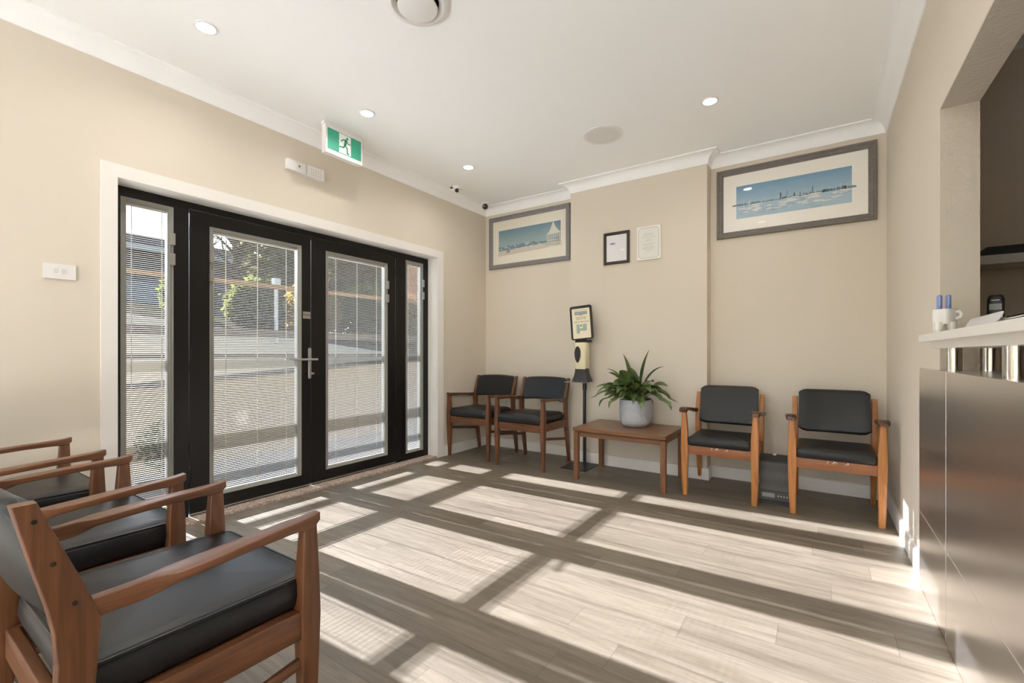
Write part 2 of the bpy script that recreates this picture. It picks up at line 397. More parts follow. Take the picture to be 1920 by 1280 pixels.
def glazed(parent, y0, y1, z0, z1, bw, side):
    """grey bead ring y0..y1, z0..z1 with a sealed pane and an internal blind"""
    bm = NB()
    a = [(y0, z0), (y1, z0), (y1, z1), (y0, z1)]; i = [(y0+bw, z0+bw*.6), (y1-bw, z0+bw*.6), (y1-bw, z1-bw*.8), (y0+bw, z1-bw*.8)]
    loft(bm, [[(FX-.05, *p) for p in a], [(FX+.004, *p) for p in a], [(FX-.006, *q) for q in i], [(FX-.05, *q) for q in i]], closed=True)
    bd = ob('glazing_bead', bm, 'bead', parent, smooth=0)
    gy0, gy1, gz0, gz1 = y0+bw*.7, y1-bw*.7, z0+bw*.4, z1-bw*.5
    ob('glass_pane', boxes((FX-.018, FX-.014, gy0, gy1, gz0, gz1)), 'glass', parent, smooth=0)
    w = y1-y0
    cords = (y0+w*.22, y0+w*.80) if w < .4 else (y0+w*.17, y0+w*.5, y0+w*.83)
    blind(y0+bw+.002, y1-bw-.002, z0+bw*.6, z1-bw*.8, FX-.028, parent, cords)
    ys = y1-.008 if side > 0 else y0+.008
    tr = ob('blind_track', boxes((FX+.004, FX+.009, ys-side*.014-.003, ys-side*.014+.003, z0+.30, z1-.17)), 'bead', bd, smooth=0)
    for zz in (z1-.245, z1-.375):
        s = ob('blind_slider', boxes((FX+.004, FX+.020, ys-.013, ys+.013, zz, zz+.075)), 'satin', parent, bev=.003)
        s['label'] = 'pale grey magnetic slider'
def leaf(name, y0, y1, label):
    bm = NB(); x0, x1 = FX-.055, FX+.012
    return bm
# sidelights
for nm, y0, y1, by0, by1, lab in (('window_1', .937, 1.235, .937, 1.206, 'narrow black framed sidelight left of the doors'), ('window_2', 3.152, 3.47, 3.198, 3.44, 'narrow black framed sidelight right of the doors')):
    x0, x1 = FX-.05, FX+.002
    bm = boxes((x0, x1, y0, by0+.002, .016, 2.06), (x0, x1, by1-.002, y1, .016, 2.06), (x0, x1, by0, by1, .016, .088), (x0, x1, by0, by1, 2.04, 2.06)) if by0 > y0 else boxes((x0, x1, by1-.002, y1, .016, 2.06), (x0, x1, y0, by1, .016, .088), (x0, x1, y0, by1, 2.042, 2.06))
    w = struct(ob(nm, bm, 'black_alu', smooth=0), lab)
    glazed(w, by0, by1, .086, 2.042, .03, 1)
for nm, y0, y1, by0, by1, side, lab in (('door_1', 1.297, 2.163, 1.416, 2.083, -1, 'left black glazed door with lever handle'), ('door_2', 2.167, 3.064, 2.30, 2.966, 1, 'right black glazed door without handle')):
    x0, x1 = FX-.05, FX+.002
    bm = boxes((x0, x1, y0, by0+.002, .026, 2.052), (x0, x1, by1-.002, y1, .026, 2.052), (x0, x1, by0, by1, .026, .118), (x0, x1, by0, by1, 1.965, 2.052))
    d = struct(ob(nm, bm, 'black_alu', smooth=0), lab)
    glazed(d, by0, by1, .116, 1.967, .029, side)
    ob('drip_rail', boxes((x1, x1+.012, y0, y1, .026, .034)), 'satin', d, smooth=0)
    if nm == 'door_1':
        hb = NB(); loft(hb, [[(xx, 2.152+a, 1.018+b) for a, b in rrect(.026*k, .252*k if k < 1 else .252, .0125, 4)] for xx, k in ((x1, 1), (x1+.008, 1), (x1+.010, .92))])
        hd = ob('lever_handle', hb, 'satin', d)
        tb = NB(); tube(tb, [(x1+.008, 2.152, 1.05), (x1+.05, 2.152, 1.05)], .009, 10)
        tube(tb, [(x1+.05, 2.196, 1.05), (x1+.05, 2.0, 1.05), (x1+.049, 1.95, 1.053), (x1+.044, 1.925, 1.057)], [.009, .009, .008, .006], 10)
        ob('lever', tb, 'satin', hd)
        kb = NB(); cyl(kb, (x1+.009, 2.157, .935), .012, .012, 16, 'x'); box(kb, x1+.02, x1+.028, 2.15, 2.178, .928, .942)
        ob('lock_turn', kb, 'satin', hd)
        pb = NB(); box(pb, x1, x1+.002, 2.095, 2.160, 1.382, 1.438)
        pp = ob('push_plate', pb, 'satin', d, smooth=0); pp['label'] = 'small silver plate reading PUSH'
        ob('lettering', text_bm('PUSH', .027, (x1+.0022, 2.1275, 1.41), FACE_X), 'ink', pp, smooth=0)
    for zz in (.25, 1.05, 1.85):
        hg = NB(); cyl(hg, (x1+.004, y0+.004 if nm == 'door_1' else y1-.004, zz), .007, .09, 10); ob('hinge', hg, 'black_alu', d)

# ------------------------------------------------------------------ armchairs
def cushion(bm, w, d, z0, z1, bow=0, crown=.012, r=.03, edge=.02, cy=0, n=5, bulge=.006):
    """upholstered pad, front edge bowed out towards +y"""
    def ring(ins, z, k=1):
        pts = []
        for x, y in rrect(w-2*ins, d-2*ins, max(r-ins*.5, .006), n):
            yy = y + (bow*(1-(2*x/w)**2) if y > 0 else 0)
            pts.append((x, cy+yy, z))
        return pts
    h = z1-z0
    secs = [ring(.012, z0), ring(.002, z0+h*.12), ring(-bulge, z0+h*.45), ring(-bulge*.6, z1-edge), ring(edge*.28, z1-edge*.32), ring(edge*.9, z1)]
    for t in (.2, .45, .7, .9): secs.append(ring(edge*.9+(min(w, d)/2-edge-.004)*t, z1+crown*(1-(1-t)**2)))
    loft(bm, secs); return ring
def walnut_chair(front_round):
    t = root('armchair', (0, 0, 0), 'x', 'chair')
    hw = .262
    for s in (-1, 1):
        bm = NB(); post(bm, [(0, s*hw, 0, .026, .028), (.30, s*hw, 0, .042, .046), (.42, s*hw, 0, .046, .052), (.52, s*hw, 0, .042, .048), (.645, s*hw, .002, .030, .036), (.652, s*hw, .002, .030, .036)], .005)
        ob('leg', bm, 'walnut', t)
        bm = NB(); prof = [(0, -.525, .032), (.20, -.492, .044), (.40, -.455, .052), (.55, -.447, .056), (.61, -.447, .064), (.66, -.459, .058), (.75, -.487, .046), (.846, -.515, .032)]
        post(bm, [(z, s*hw, y, .030 if z > .1 else .026, d) for z, y, d in prof], .004)
        rp = ob('rear_post', bm, 'walnut', t)
        for z, y in ((.815, -.503), (.735, -.480), (.655, -.452)):
            sc = NB(); cyl(sc, (s*(hw+.0145), y, z), .0042, s*.0018, 10, 'x'); ob('screw', sc, 'framedark', rp)
        bm = NB(); beam_y(bm, [(-.43, s*hw, .632, .024, .036), (-.36, s*hw, .633, .025, .038), (-.335, s*(hw+.001), .636, .030, .036), (-.300, s*(hw+.005), .644, .060, .020), (-.25, s*(hw+.006), .648, .064, .018), (-.14, s*(hw+.004), .655, .052, .021), (-.05, s*hw, .658, .042, .025), (-.01, s*hw, .658, .036, .030), (.012, s*hw, .660, .034, .032), (.027, s*hw, .668, .031, .022)], .0035)
        ob('armrest', bm, 'walnut_y', t)
        bm = NB(); beam_y(bm, [(-.45, s*(hw-.006), .40, .036, .072), (-.02, s*(hw-.006), .40, .036, .072)], .004); ob('side_rail', bm, 'walnut_y', t)
        bm = NB(); beam_y(bm, [(-.475, s*hw, .238, .018, .026), (-.012, s*hw, .302, .018, .026)], .004); ob('stretcher', bm, 'walnut_y', t)
    bm = NB(); beam_x(bm, [(-hw+.016, -.003, .392, .024, .074), (hw-.016, -.003, .392, .024, .074)], .004); ob('front_rail', bm, 'walnut_x', t)
    bm = NB(); beam_x(bm, [(-hw+.014, -.452, .40, .024, .07), (hw-.014, -.452, .40, .024, .07)], .004); ob('rear_rail', bm, 'walnut_x', t)
    bm = NB(); ring = cushion(bm, .502, .475, .434, .515 if front_round else .518, bow=.018 if front_round else .012, crown=.010, r=.035, edge=.03 if front_round else .014, cy=-.205)
    st = ob('seat', bm, 'leather', t, smooth=60)
    if not front_round:
        bm = NB(); tube(bm, [(x, y, .513) for x, y, z in ring(.003, 0)], .0042, 6, True); ob('piping', bm, 'piping', st, smooth=60)
    # curved back pad, leaning with the posts
    bm = NB(); secs = []
    for i in range(17):
        u = -1+i/8.; x = u*(hw-.014); cb = -.030*(1-u*u); e = 1 if abs(u) < .99 else .86
        sec = []
        for a, b in rrect(.046*e, .232*e, .02, 4):
            zc = .728+b; yc = -.478-.30*b + cb
            sec.append((x, yc+a, zc+.012*(1-u*u)))
        secs.append(sec)
    loft(bm, secs); ob('backrest', bm, 'leather', t, smooth=60)
    return t
def tl(t, loc, label, group): t.location = loc; t['label'] = label; t['group'] = group
G1 = 'walnut armchairs under the beach print'; G2 = 'walnut armchairs lined up by the left wall'; G3 = 'light teak armchairs under the harbour print'
ch = walnut_chair(True)
tl(ch, (-2.375, 3.642, 0), 'walnut armchair with glossy black seat, next to the sanitiser stand', G1)
dup(ch, (-3.040, 3.684, 0), 'walnut armchair with black seat tucked into the corner beside the doorway', G1)
cn = walnut_chair(False)
tl(cn, (-1.374, .686, 0), 'nearest walnut armchair, its whole piped charcoal seat and screwed rear post in view', G2)
dup(cn, (-2.108, .650, 0), 'walnut armchair in the middle of the row, between the nearest one and the wall one', G2)
dup(cn, (-2.850, .622, 0), 'walnut armchair of the near row standing against the left wall', G2)
def teak_chair(w=.486):
    t = root('armchair', (0, 0, 0), 'x', 'chair', G3)
    hw = w/2
    for s in (-1, 1):
        bm = NB(); post(bm, [(0, s*(hw-.004), 0, .036, .034), (.12, s*(hw-.001), 0, .042, .040), (.36, s*hw, 0, .052, .046), (.46, s*hw, 0, .050, .046), (.56, s*(hw+.002), 0, .042, .040), (.648, s*(hw+.004), 0, .032, .036)], .006)
        ob('leg', bm, 'teak', t)
        bm = NB(); post(bm, [(0, s*(hw-.006), -.525, .030, .034), (.36, s*(hw-.004), -.470, .040, .048), (.50, s*(hw-.002), -.466, .040, .052), (.62, s*hw, -.482, .038, .046), (.765, s*hw, -.522, .034, .030)], .005)
        ob('rear_post', bm, 'teak', t)
        bm = NB(); beam_y(bm, [(-.468, s*(hw+.008), .612, .026, .034), (-.38, s*(hw+.012), .618, .034, .034), (-.28, s*(hw+.024), .636, .056, .028), (-.15, s*(hw+.022), .652, .060, .026), (-.05, s*(hw+.012), .664, .060, .026), (.005, s*(hw+.006), .664, .066, .030), (.030, s*(hw+.005), .656, .062, .030), (.040, s*(hw+.005), .652, .046, .018)], .012)
        ob('armrest', bm, 'armwood', t)
        bm = NB(); beam_y(bm, [(-.46, s*(hw-.006), .362, .022, .07), (-.02, s*(hw-.006), .362, .022, .07)], .004); ob('side_rail', bm, 'teak_x', t)
    bm = NB(); beam_x(bm, [(-hw+.02, -.004, .354, .024, .070), (hw-.02, -.004, .354, .024, .070)], .004); ob('front_rail', bm, 'teak_x', t)
    bm = NB(); beam_x(bm, [(-hw+.016, -.468, .362, .024, .064), (hw-.016, -.468, .362, .024, .064)], .004); ob('rear_rail', bm, 'teak_x', t)
    bm = NB(); cushion(bm, w-.048, .47, .386, .452, bow=.004, crown=.02, r=.02, edge=.012, cy=-.213, bulge=.003)
    st = ob('seat', bm, 'leatherb', t, smooth=60)
    r2 = random.Random(3)
    for k in range(6):
        tb = NB(); x = -.02+r2.uniform(-.09, .09); tube(tb, [(x, .032, .388), (x+r2.uniform(-.008, .008), .034, .38), (x+r2.uniform(-.012, .014), .033, .370+r2.uniform(0, .008))], .0014, 5)
        q = ob('torn_stitching', tb, 'mount', st); q['label'] = 'pale threads hanging from the torn seam'
    bm = NB(); secs = []; bw = w/2-.024
    for i in range(17):
        u = -1+i/8.; x = u*bw; e = 1 if abs(u) < .8 else (.97 if abs(u) < .95 else .86); cb = -.018*(1-u*u)
        sec = []
        for a, b in rrect(.060*e, .315*e, .026, 4):
            sec.append((x, -.462-.26*b+cb+a, .668+b))
        secs.append(sec)
    loft(bm, secs); ob('backrest', bm, 'leatherb', t, smooth=60)
    return t
tk = teak_chair()
def face(t): t.rotation_euler = (0, 0, pi)
# the back-wall chairs face the room (-Y)
for o in list(bpy.data.objects):
    pass
tl(tk, (.091, 3.684, 0), 'teak armchair with torn black seat beside the right wall', G3); face(tk)
dup(tk, (-.625, 3.699, 0), 'teak armchair with black seat between the coffee table and the heater', rz=pi)
for o in bpy.data.objects:
    if o.get('group') == G1: face(o)

# ------------------------------------------------------------------ coffee table
T = root('coffee_table', (-1.385, 3.89, 0), 'low brown wooden coffee table under the potted plant', 'table')
ob('tabletop', boxes((-.40, .40, -.30, .30, .422, .452)), 'table', T, bev=.004)
ob('apron', boxes((-.375, .375, -.275, -.255, .374, .412), (-.375, .375, .255, .275, .374, .412), (-.375, -.355, -.255, .255, .374, .412), (.355, .375, -.255, .255, .374, .412)), 'table', T, bev=.002)
ob('spacer', boxes((-.36, .36, -.262, .262, .405, .424)), 'framedark', T, smooth=0)  # dark block standing in for the shadow in the gap under the top
for sx in (-1, 1):
    for sy in (-1, 1):
        bm = NB(); post(bm, [(0, sx*.375, sy*.272, .040, .040), (.412, sx*.375, sy*.272, .044, .044)], .003); ob('leg', bm, 'table_z', T)
# ------------------------------------------------------------------ plant
PZ = .452
P = root('potted_plant', (-1.36, 3.99, PZ), 'leafy green plant in a pale round-bellied pot on the coffee table', 'plant')
prof = [(.098, 0), (.112, .006), (.132, .035), (.142, .09), (.143, .16), (.139, .225), (.137, .235), (.131, .235), (.130, .22), (.05, .215)]
bm = NB(); lathe(bm, prof, n=56); pot = ob('pot', bm, 'pot', P, smooth=50)
def rad(z):
    for (r0, z0), (r1, z1) in zip(prof, prof[1:]):
        if z0 <= z <= z1: return r0+(r1-r0)*(z-z0)/max(z1-z0, 1e-6)
    return .143
bm = NB(); a0 = math.atan2(-3.99, 1.36)-.32
for k in range(7):
    rr = .012+.0150*k; pts = []
    for i in range(25):
        th = pi*i/24; s = -rr*cos(th); z = .022+rr*1.25*sin(th)
        r = rad(z)+.0005; a = a0+s/.143; pts.append((r*cos(a), r*sin(a), z))
    tube(bm, pts, .0024, 5)
for k in range(5):
    s = .115+.011*k; pts = []
    for i in range(10):
        z = .02+(.085-.012*k)*i/9; r = rad(z)+.0005; a = a0+s/.143; pts.append((r*cos(a), r*sin(a), z))
    tube(bm, pts, .0016, 5)
q = ob('arch_relief', bm, 'plastic', pot); q['label'] = 'white raised concentric arches'
bm = NB(); lathe(bm, [(.128, .205), (.09, .216), (.03, .222), (.005, .222)], n=30); ob('soil', bm, 'soil', P)
def blade(bm, p0, az, ln, up, droop, w, twist=0):
    """stem then a pointed leaf blade, arching over"""
    d = V((cos(az), sin(az), 0)); side = V((-sin(az), cos(az), 0)); p = V(p0); el = up; n = 12; pts = []
    for i in range(n+1):
        pts.append((p.copy(), el)); p = p+(d*cos(el)+V((0, 0, 1))*sin(el))*ln/n; el -= droop/n*(.4+1.2*i/n)
    st = 4; w = w*1.28
    tube(bm, [q for q, e in pts[:st+1]], .0024, 5)
    prev = None
    for i in range(st, n+1):
        t = (i-st)/(n-st); ww = w*(sin(pi*min(1, t**.75*.97+.03)))**.9
        q, e = pts[i]; nn = (V((0, 0, 1))*cos(e)-d*sin(e)); tw = twist*t
        s2 = side*cos(tw)+nn*sin(tw); n2 = nn*cos(tw)-side*sin(tw)
        row = [bm.verts.new(q-s2*ww+n2*ww*.35), bm.verts.new(q-s2*ww*.5+n2*ww*.12), bm.verts.new(q), bm.verts.new(q+s2*ww*.5+n2*ww*.12), bm.verts.new(q+s2*ww+n2*ww*.35)]
        if prev:
            for a, b, c, e2 in zip(prev, prev[1:], row[1:], row): bm.faces.new((a, b, c, e2))
        prev = row
bm = NB(); r3 = random.Random(11)
hand = [  # az deg, length, elevation deg, droop, width
 (-15, .46, 84, .5, .026), (10, .42, 74, 1.3, .034), (150, .44, 82, .7, .026), (200, .40, 72, 1.3, .030), (-5, .36, 52, 1.4, .042), (-30, .36, 50, 1.8, .044),
 (255, .36, 74, 1.2, .048), (240, .34, 60, 1.6, .046), (-100, .34, 80, .9, .044), (265, .30, 62, 2.0, .042), (185, .44, 40, 1.3, .018), (195, .45, 32, 1.6, .018), (210, .42, 46, 1.9, .02),
 (170, .42, 60, 1.2, .034), (180, .38, 48, 1.6, .036), (225, .38, 55, 2.1, .032), (-60, .30, 40, 2.6, .034), (-75, .30, 55, 2.9, .034), (-20, .40, 38, 2.4, .022), (5, .40, 45, 2.3, .024), (25, .36, 40, 2.0, .03), (120, .34, 60, 1.5, .036), (60, .34, 62, 1.6, .036), (90, .30, 70, 1.2, .036), (-45, .34, 62, 2.2, .034), (205, .34, 34, 2.4, .026), (235, .33, 38, 2.6, .028), (160, .36, 40, 2.0, .026)]
for az, ln, e, dr, w in hand:
    a = R(az); blade(bm, (.045*cos(a+r3.uniform(-.6, .6)), .045*sin(a), .21), a, ln, R(e), dr, w, r3.uniform(-.9, .9))
for k in range(46):
    a = r3.uniform(0, 2*pi) if k < 24 else r3.uniform(pi*.8, pi*1.75); e = r3.uniform(30, 78); ln = r3.uniform(.22, .36)
    if sin(a) > .2: ln *= .7
    blade(bm, (.05*cos(a), .05*sin(a), .21), a, ln, R(e), r3.uniform(1, 2.4), r3.uniform(.022, .04), r3.uniform(-.8, .8))
for v_ in bm.verts:
    k_ = .84 if v_.co.z > .24 else 1
    v_.co.x *= k_; v_.co.y *= k_
    if v_.co.z > .22: v_.co.z = .22+(v_.co.z-.22)*1.08
    if v_.co.y > .13: v_.co.y = .13+(v_.co.y-.13)*.25
    v_.co.y = min(v_.co.y, .19)
ob('foliage', bm, 'leaf', P, smooth=70)
# ------------------------------------------------------------------ sanitiser stand
SS = root('sanitiser_stand', (-1.925, 4.05, 0), 'black pole stand with cream hand sanitiser dispenser and tilted notice', 'sanitiser stand')
ob('base_plate', boxes((-.13, .13, -.18, .14, 0, .006)), 'black', SS, bev=.002)
bm = NB(); cyl(bm, (0, .085, .005), .0165, .76, 18); cyl(bm, (0, .085, .74), .021, .12, 18); box(bm, -.02, .02, .08, .092, .84, 1.5); ob('pole', bm, 'black', SS)
bm = NB(); loft(bm, [[(x, .03+y, z) for x, y in rrect(w, d, .012)] for z, w, d in ((.822, .178, .115), (.835, .176, .112), (.87, .148, .10), (.91, .128, .09), (.952, .118, .085))]); ob('drip_shroud', bm, 'dgrey', SS)
for x in (-.065, -.022, .022, .065):
    bm = NB(); cyl(bm, (x, -.029, .832), .004, -.003, 8, 'y'); ob('rivet', bm, 'satin', SS)
ob('drip_tray', boxes((-.17, .06, -.03, .09, .812, .817)), 'satin', SS, bev=.001)
bm = NB(); loft(bm, [[(x, .025+y, z) for x, y in rrect(w, d, .022, 4)] for z, w, d in ((.945, .112, .090), (.955, .120, .098), (1.0, .124, .104), (1.19, .122, .10), (1.205, .112, .09))]); body = ob('dispenser', bm, 'cream', SS); body['label'] = 'cream dispenser body'
bm = NB(); pts = []
for i in range(28):
    a = 2*pi*i/28; k = sin(a); pts.append((-.022+.032*cos(a)*(1 if k > 0 else (1-.25*k*k)), 1.095+(.072 if k > 0 else .088)*k))
poly(bm, pts, .006, 'y', -.032); ob('sight_window', bm, 'black', body)
ob('sign_bracket', boxes((-.075, .075, .03, .09, 1.204, 1.232)), 'black', SS, bev=.004)
sg = NB(); loft(sg, [[(x, yy, z) for x, z in rrect(.222*k, .335*k, .022, 4)] for yy, k in ((0, .99), (-.004, 1), (-.012, 1), (-.016, .97))])
sign = ob('notice_frame', sg, 'black', SS); sign.location = (-.005, .03, 1.40); sign.rotation_euler = (R(-4), R(-5), R(10))
pap = NB(); poly(pap, rrect(.178, .295, .006), .0015, 'y', -.0175); pp = ob('notice_sheet', pap, 'paper', sign, smooth=0)
pp.location = (0, 0, -.008); pp['label'] = 'cream sheet headed NOTICE'
ob('heading_bar', boxes((-.062, .062, -.0182, -.017, .092, .122)), 'notice', pp, smooth=0) if 0 else None
tx = boxes((-.066, .062, -.0186, -.0175, .088, .120)); hb = ob('notice_print', tx, 'notice', pp, smooth=0) if 0 else None
# print lies on the sheet: heading bar, words, picture
def sheet_print(name, bm, m):
    o = ob(name, bm, m, sign, smooth=0); o.location = (0, 0, -.008); return o
sheet_print('heading_bar', boxes((-.062, .062, -.0184, -.0176, .086, .118)), 'notice')
sheet_print('heading_text', text_bm('NOTICE', .031, (0, -.0186, .102), FACE_Y, .0003), 'cardw')
b = text_bm('PLEASE', .0125, (0, -.0182, .077), FACE_Y, .0003)
for s_, z_ in (('KEEP THIS AREA', .0585), ('CLEAN TO USE', .043), ('SANITISE YOUR HANDS', .014)): join(b, text_bm(s_, .0145, (0, -.0182, z_), FACE_Y, .0003))
b = text_bm('PLEASE', .0125, (0, -.0182, .077), FACE_Y, .0003) if 0 else b
sheet_print('notice_text', b, 'ink')
sheet_print('rule_line', boxes((-.078, .078, -.0181, -.0176, .130, .1325)), 'ink')
tb = NB(); poly(tb, [(-.05, -.008), (-.018, -.008), (-.018, -.05), (.012, -.05), (.012, -.008), (.052, -.008), (.052, -.072), (.03, -.078), (-.016, -.07), (-.022, -.098), (-.05, -.098)], .0006, 'y', -.0182)
sheet_print('hand_picture', tb, 'teal')
db = NB(); poly(db, [(-.004+.007*cos(2*pi*i/14), -.022+.011*sin(2*pi*i/14)) for i in range(14)], .0006, 'y', -.0183); sheet_print('red_drop', db, 'red')
# ------------------------------------------------------------------ heater
HT = root('fan_heater', (-.264, 3.80, 0), 'black upright heater with grille and display on the floor between teak armchairs', 'heater')
def wedge(z0, z1, w, y0, y1, y2, y3, r=.006):
    return [[(x*1.0, y, z0) for x, y in ((-w, y0), (w, y0), (w, y1), (-w, y1))], [(x, y, z1) for x, y in ((-w, y2), (w, y2), (w, y3), (-w, y3))]]
bm = NB(); loft(bm, wedge(.022, .305, .102, 0, .17, .03, .17)); loft(bm, wedge(.305, .335, .102, .03, .17, .07, .17)); box(bm, -.105, .105, -.006, .17, 0, .026); ob('casing', bm, 'dgrey', HT, bev=.004)
gm = mat('heater_grille', (.08, .075, .07), .5, .2); vv = N(gm, 'TexVoronoi'); vv.inputs['Scale'].default_value = 95; vv.inputs['Randomness'].default_value = .15
L(gm, coords(gm, (1, 1, 1.6)), vv.inputs['Vector']); L(gm, ramp(gm, vv.outputs['Distance'], [(.22, (.008, .0075, .007)), (.45, (.085, .08, .074))]), B(gm).inputs['Base Color'])
bm = NB(); loft(bm, wedge(.102, .296, .094, .0055, .02, .026, .04)); ob('grille', bm, gm, HT)
bm = NB(); loft(bm, wedge(.098, .300, .003, .002, .02, .0245, .04)); bmesh.ops.translate(bm, verts=bm.verts[:], vec=(.097, 0, 0)); ob('trim_strip', bm, 'bead', HT)
bm = NB(); loft(bm, wedge(.038, .090, .094, -.002, .02, .004, .02)); cp = ob('control_panel', bm, 'grille', HT)
bm = NB(); loft(bm, wedge(.052, .080, .040, -.0025, .01, .0005, .01)); bmesh.ops.translate(bm, verts=bm.verts[:], vec=(-.042, -.002, 0)); ob('display', bm, 'screen', cp)
for k in range(4):
    bm = NB(); cyl(bm, (.022+.018*k, .002, .066), .0055, -.006, 10, 'y'); ob('button', bm, 'satin', cp)
ob('handle_notch', boxes((-.02, 0, .12, .15, .335, .342)), 'plastic', HT, smooth=0)

# ------------------------------------------------------------------ pictures on the back wall
def picture(name, x0, x1, z0, z1, y, label, fm, fw, mount, group=None):
    t = root(name, ((x0+x1)/2, y, z0), label, 'picture', group); cx = (x0+x1)/2
    hw, h = (x1-x0)/2, z1-z0
    bm = NB(); frame(bm, -hw, hw, 0, h, fw, [(0, 0), (0, .022), (.006, .030), (fw*.3, .030), (fw*.42, .022), (fw*.75, .020), (fw*.9, .014), (fw, .012), (fw, 0)], 0); ob('frame', bm, fm, t, smooth=25)
    ob('mount', boxes((-hw+fw*.9, hw-fw*.9, -.006, -.003, fw*.9, h-fw*.9)), mount, t, smooth=0)
    ob('glass', boxes((-hw+fw*.95, hw-fw*.95, -.0115, -.0095, fw*.95, h-fw*.95)), 'pglass', t, smooth=0)
    return t
def skymat(name, top, bot, z0, z1):
    m = mat(name, top, .6); tc = N(m, 'TexCoord'); sx = N(m, 'SeparateXYZ'); L(m, tc.outputs['Object'], sx.inputs[0])
    mr = N(m, 'MapRange'); mr.inputs[1].default_value = z0; mr.inputs[2].default_value = z1; L(m, sx.outputs['Z'], mr.inputs[0])
    nz = noise(m, coords(m, (3, 1, 12)), 3, 4); ad = N(m, 'Math', operation='MULTIPLY_ADD'); L(m, nz, ad.inputs[0]); ad.inputs[1].default_value = .35; ad.inputs[2].default_value = -.17
    a2 = N(m, 'Math', operation='ADD'); L(m, mr.outputs[0], a2.inputs[0]); L(m, ad.outputs[0], a2.inputs[1])
    L(m, ramp(m, a2.outputs[0], [(0, bot), (1, top)]), B(m).inputs['Base Color']); return m
fl = lambda *c: mat('watercolour', c, .7)
def smear(bm, r, n, x0, x1, z0, z1, wl, hl, y):
    for i in range(n):
        x = r.uniform(x0, x1); z = r.uniform(z0, z1); w = r.uniform(wl*.4, wl); h = r.uniform(hl*.4, hl)
        pts = [(x+w*cos(a)*r.uniform(.7, 1), z+h*sin(a)*r.uniform(.6, 1)) for a in [2*pi*k/9 for k in range(9)]]
        poly(bm, pts, .0002, 'y', y-.0003-.00002*(i % 9))
# right: harbour print
pr = picture('framed_print', -.749, .364, 2.105, 2.703, YB, 'wide harbour print in a grey frame in the right alcove', 'framegrey', .053, 'mountr')
cx = (-.749+.364)/2; u0, u1, w0, w1 = -.594-cx, .212-cx, 2.264-2.105, 2.545-2.105
art = ob('artwork', boxes((u0, u1, -.0066, -.006, w0, w1)), skymat('harbour_sky', (.17, .34, .50), (.42, .55, .64), w0+.09, w1), pr, smooth=0)
r = random.Random(5); bm = NB(); hz = w0+.112
pts = [(u0-.03, hz)]; x = u0-.03
while x < u1+.03: pts.append((x, hz+r.uniform(.004, .016)+(.008 if x > .2 else 0))); x += .02
pts.append((u1+.03, hz)); poly(bm, pts, .0003, 'y', -.0070)
for k in range(16):
    x = -.08+r.uniform(0, .3) if k < 11 else u0+r.uniform(0, u1-u0); h = r.uniform(.02, .065) if k < 11 else r.uniform(.02, .03); w = r.uniform(.004, .010); box(bm, x, x+w, -.0070, -.0067, hz, hz+h)
ob('skyline', bm, fl(.16, .24, .30), art, smooth=0)
bm = NB(); smear(bm, r, 44, u0+.03, u1-.02, w0+.045, hz+.004, .055, .010, -.0068)
for k in range(26):
    x = r.uniform(u0+.02, u1-.02); box(bm, x, x+.0016, -.0074, -.0071, hz-.02, hz+r.uniform(.015, .055))
ob('boats', bm, fl(.74, .74, .70), art, smooth=0)
bm = NB(); smear(bm, r, 30, u0+.02, u1-.02, w0+.012, hz, .05, .004, -.0071); ob('water_marks', bm, fl(.30, .42, .50), art, smooth=0)
# left: beach print
pl = picture('framed_print', -3.272, -2.196, 2.095, 2.706, YB, 'wide beach pavilion print in a blue-grey frame in the left alcove', 'frameblue', .052, 'mount')
cx = (-3.272-2.196)/2; u0, u1, w0, w1 = -3.137-cx, -2.314-cx, 2.25-2.095, 2.541-2.095
art = ob('artwork', boxes((u0, u1, -.0066, -.006, w0+.04, w1)), skymat('beach_sky', (.15, .27, .34), (.34, .43, .43), w0+.09, w1), pl, smooth=0)
bm = NB(); poly(bm, [(u0-.01, w0-.01), (u1+.01, w0+.02), (u1+.01, w0+.075), (u0+.3, w0+.06), (u0, w0+.05), (u0-.01, w0+.02)], .0003, 'y', -.0069); ob('sand', bm, fl(.60, .56, .47), art, smooth=0)
bm = NB(); pts = [(u0, w0+.05)]; x = u0
while x < u1: pts.append((x, w0+.075+r.uniform(0, .03)+.02*(x-u0))); x += .025
pts.append((u1, w0+.06)); poly(bm, pts, .0003, 'y', -.0068); ob('headland', bm, fl(.17, .27, .32), art, smooth=0)
bm = NB(); kx = u1-.09
poly(bm, [(kx-.085, w0+.155), (kx+.1, w0+.16), (kx+.06, w0+.19), (kx+.025, w0+.235), (kx+.008, w0+.28), (kx, w0+.292), (kx-.008, w0+.28), (kx-.03, w0+.225), (kx-.055, w0+.18)], .0003, 'y', -.0073)
for k in range(7): box(bm, kx-.08+.025*k, kx-.08+.025*k+.008, -.0076, -.0073, w0+.03, w0+.157)
box(bm, kx-.082, kx+.088, -.0076, -.0073, w0+.018, w0+.06); box(bm, kx-.082, kx+.088, -.0076, -.0073, w0+.085, w0+.095)
ob('pavilion', bm, fl(.72, .69, .60), art, smooth=0)
bm = NB(); smear(bm, r, 16, u0+.02, kx-.12, w0+.05, w0+.09, .02, .008, -.0071); box(bm, u0+.36, u0+.42, -.0073, -.0071, w0+.098, w0+.106); ob('white_figures', bm, fl(.70, .68, .62), art, smooth=0)
bm = NB(); box(bm, u0+.115, u0+.127, -.0074, -.0071, w0+.022, w0+.05); box(bm, u0+.14, u0+.153, -.0074, -.0071, w0+.022, w0+.055); ob('dark_figures', bm, fl(.10, .09, .09), art, smooth=0)
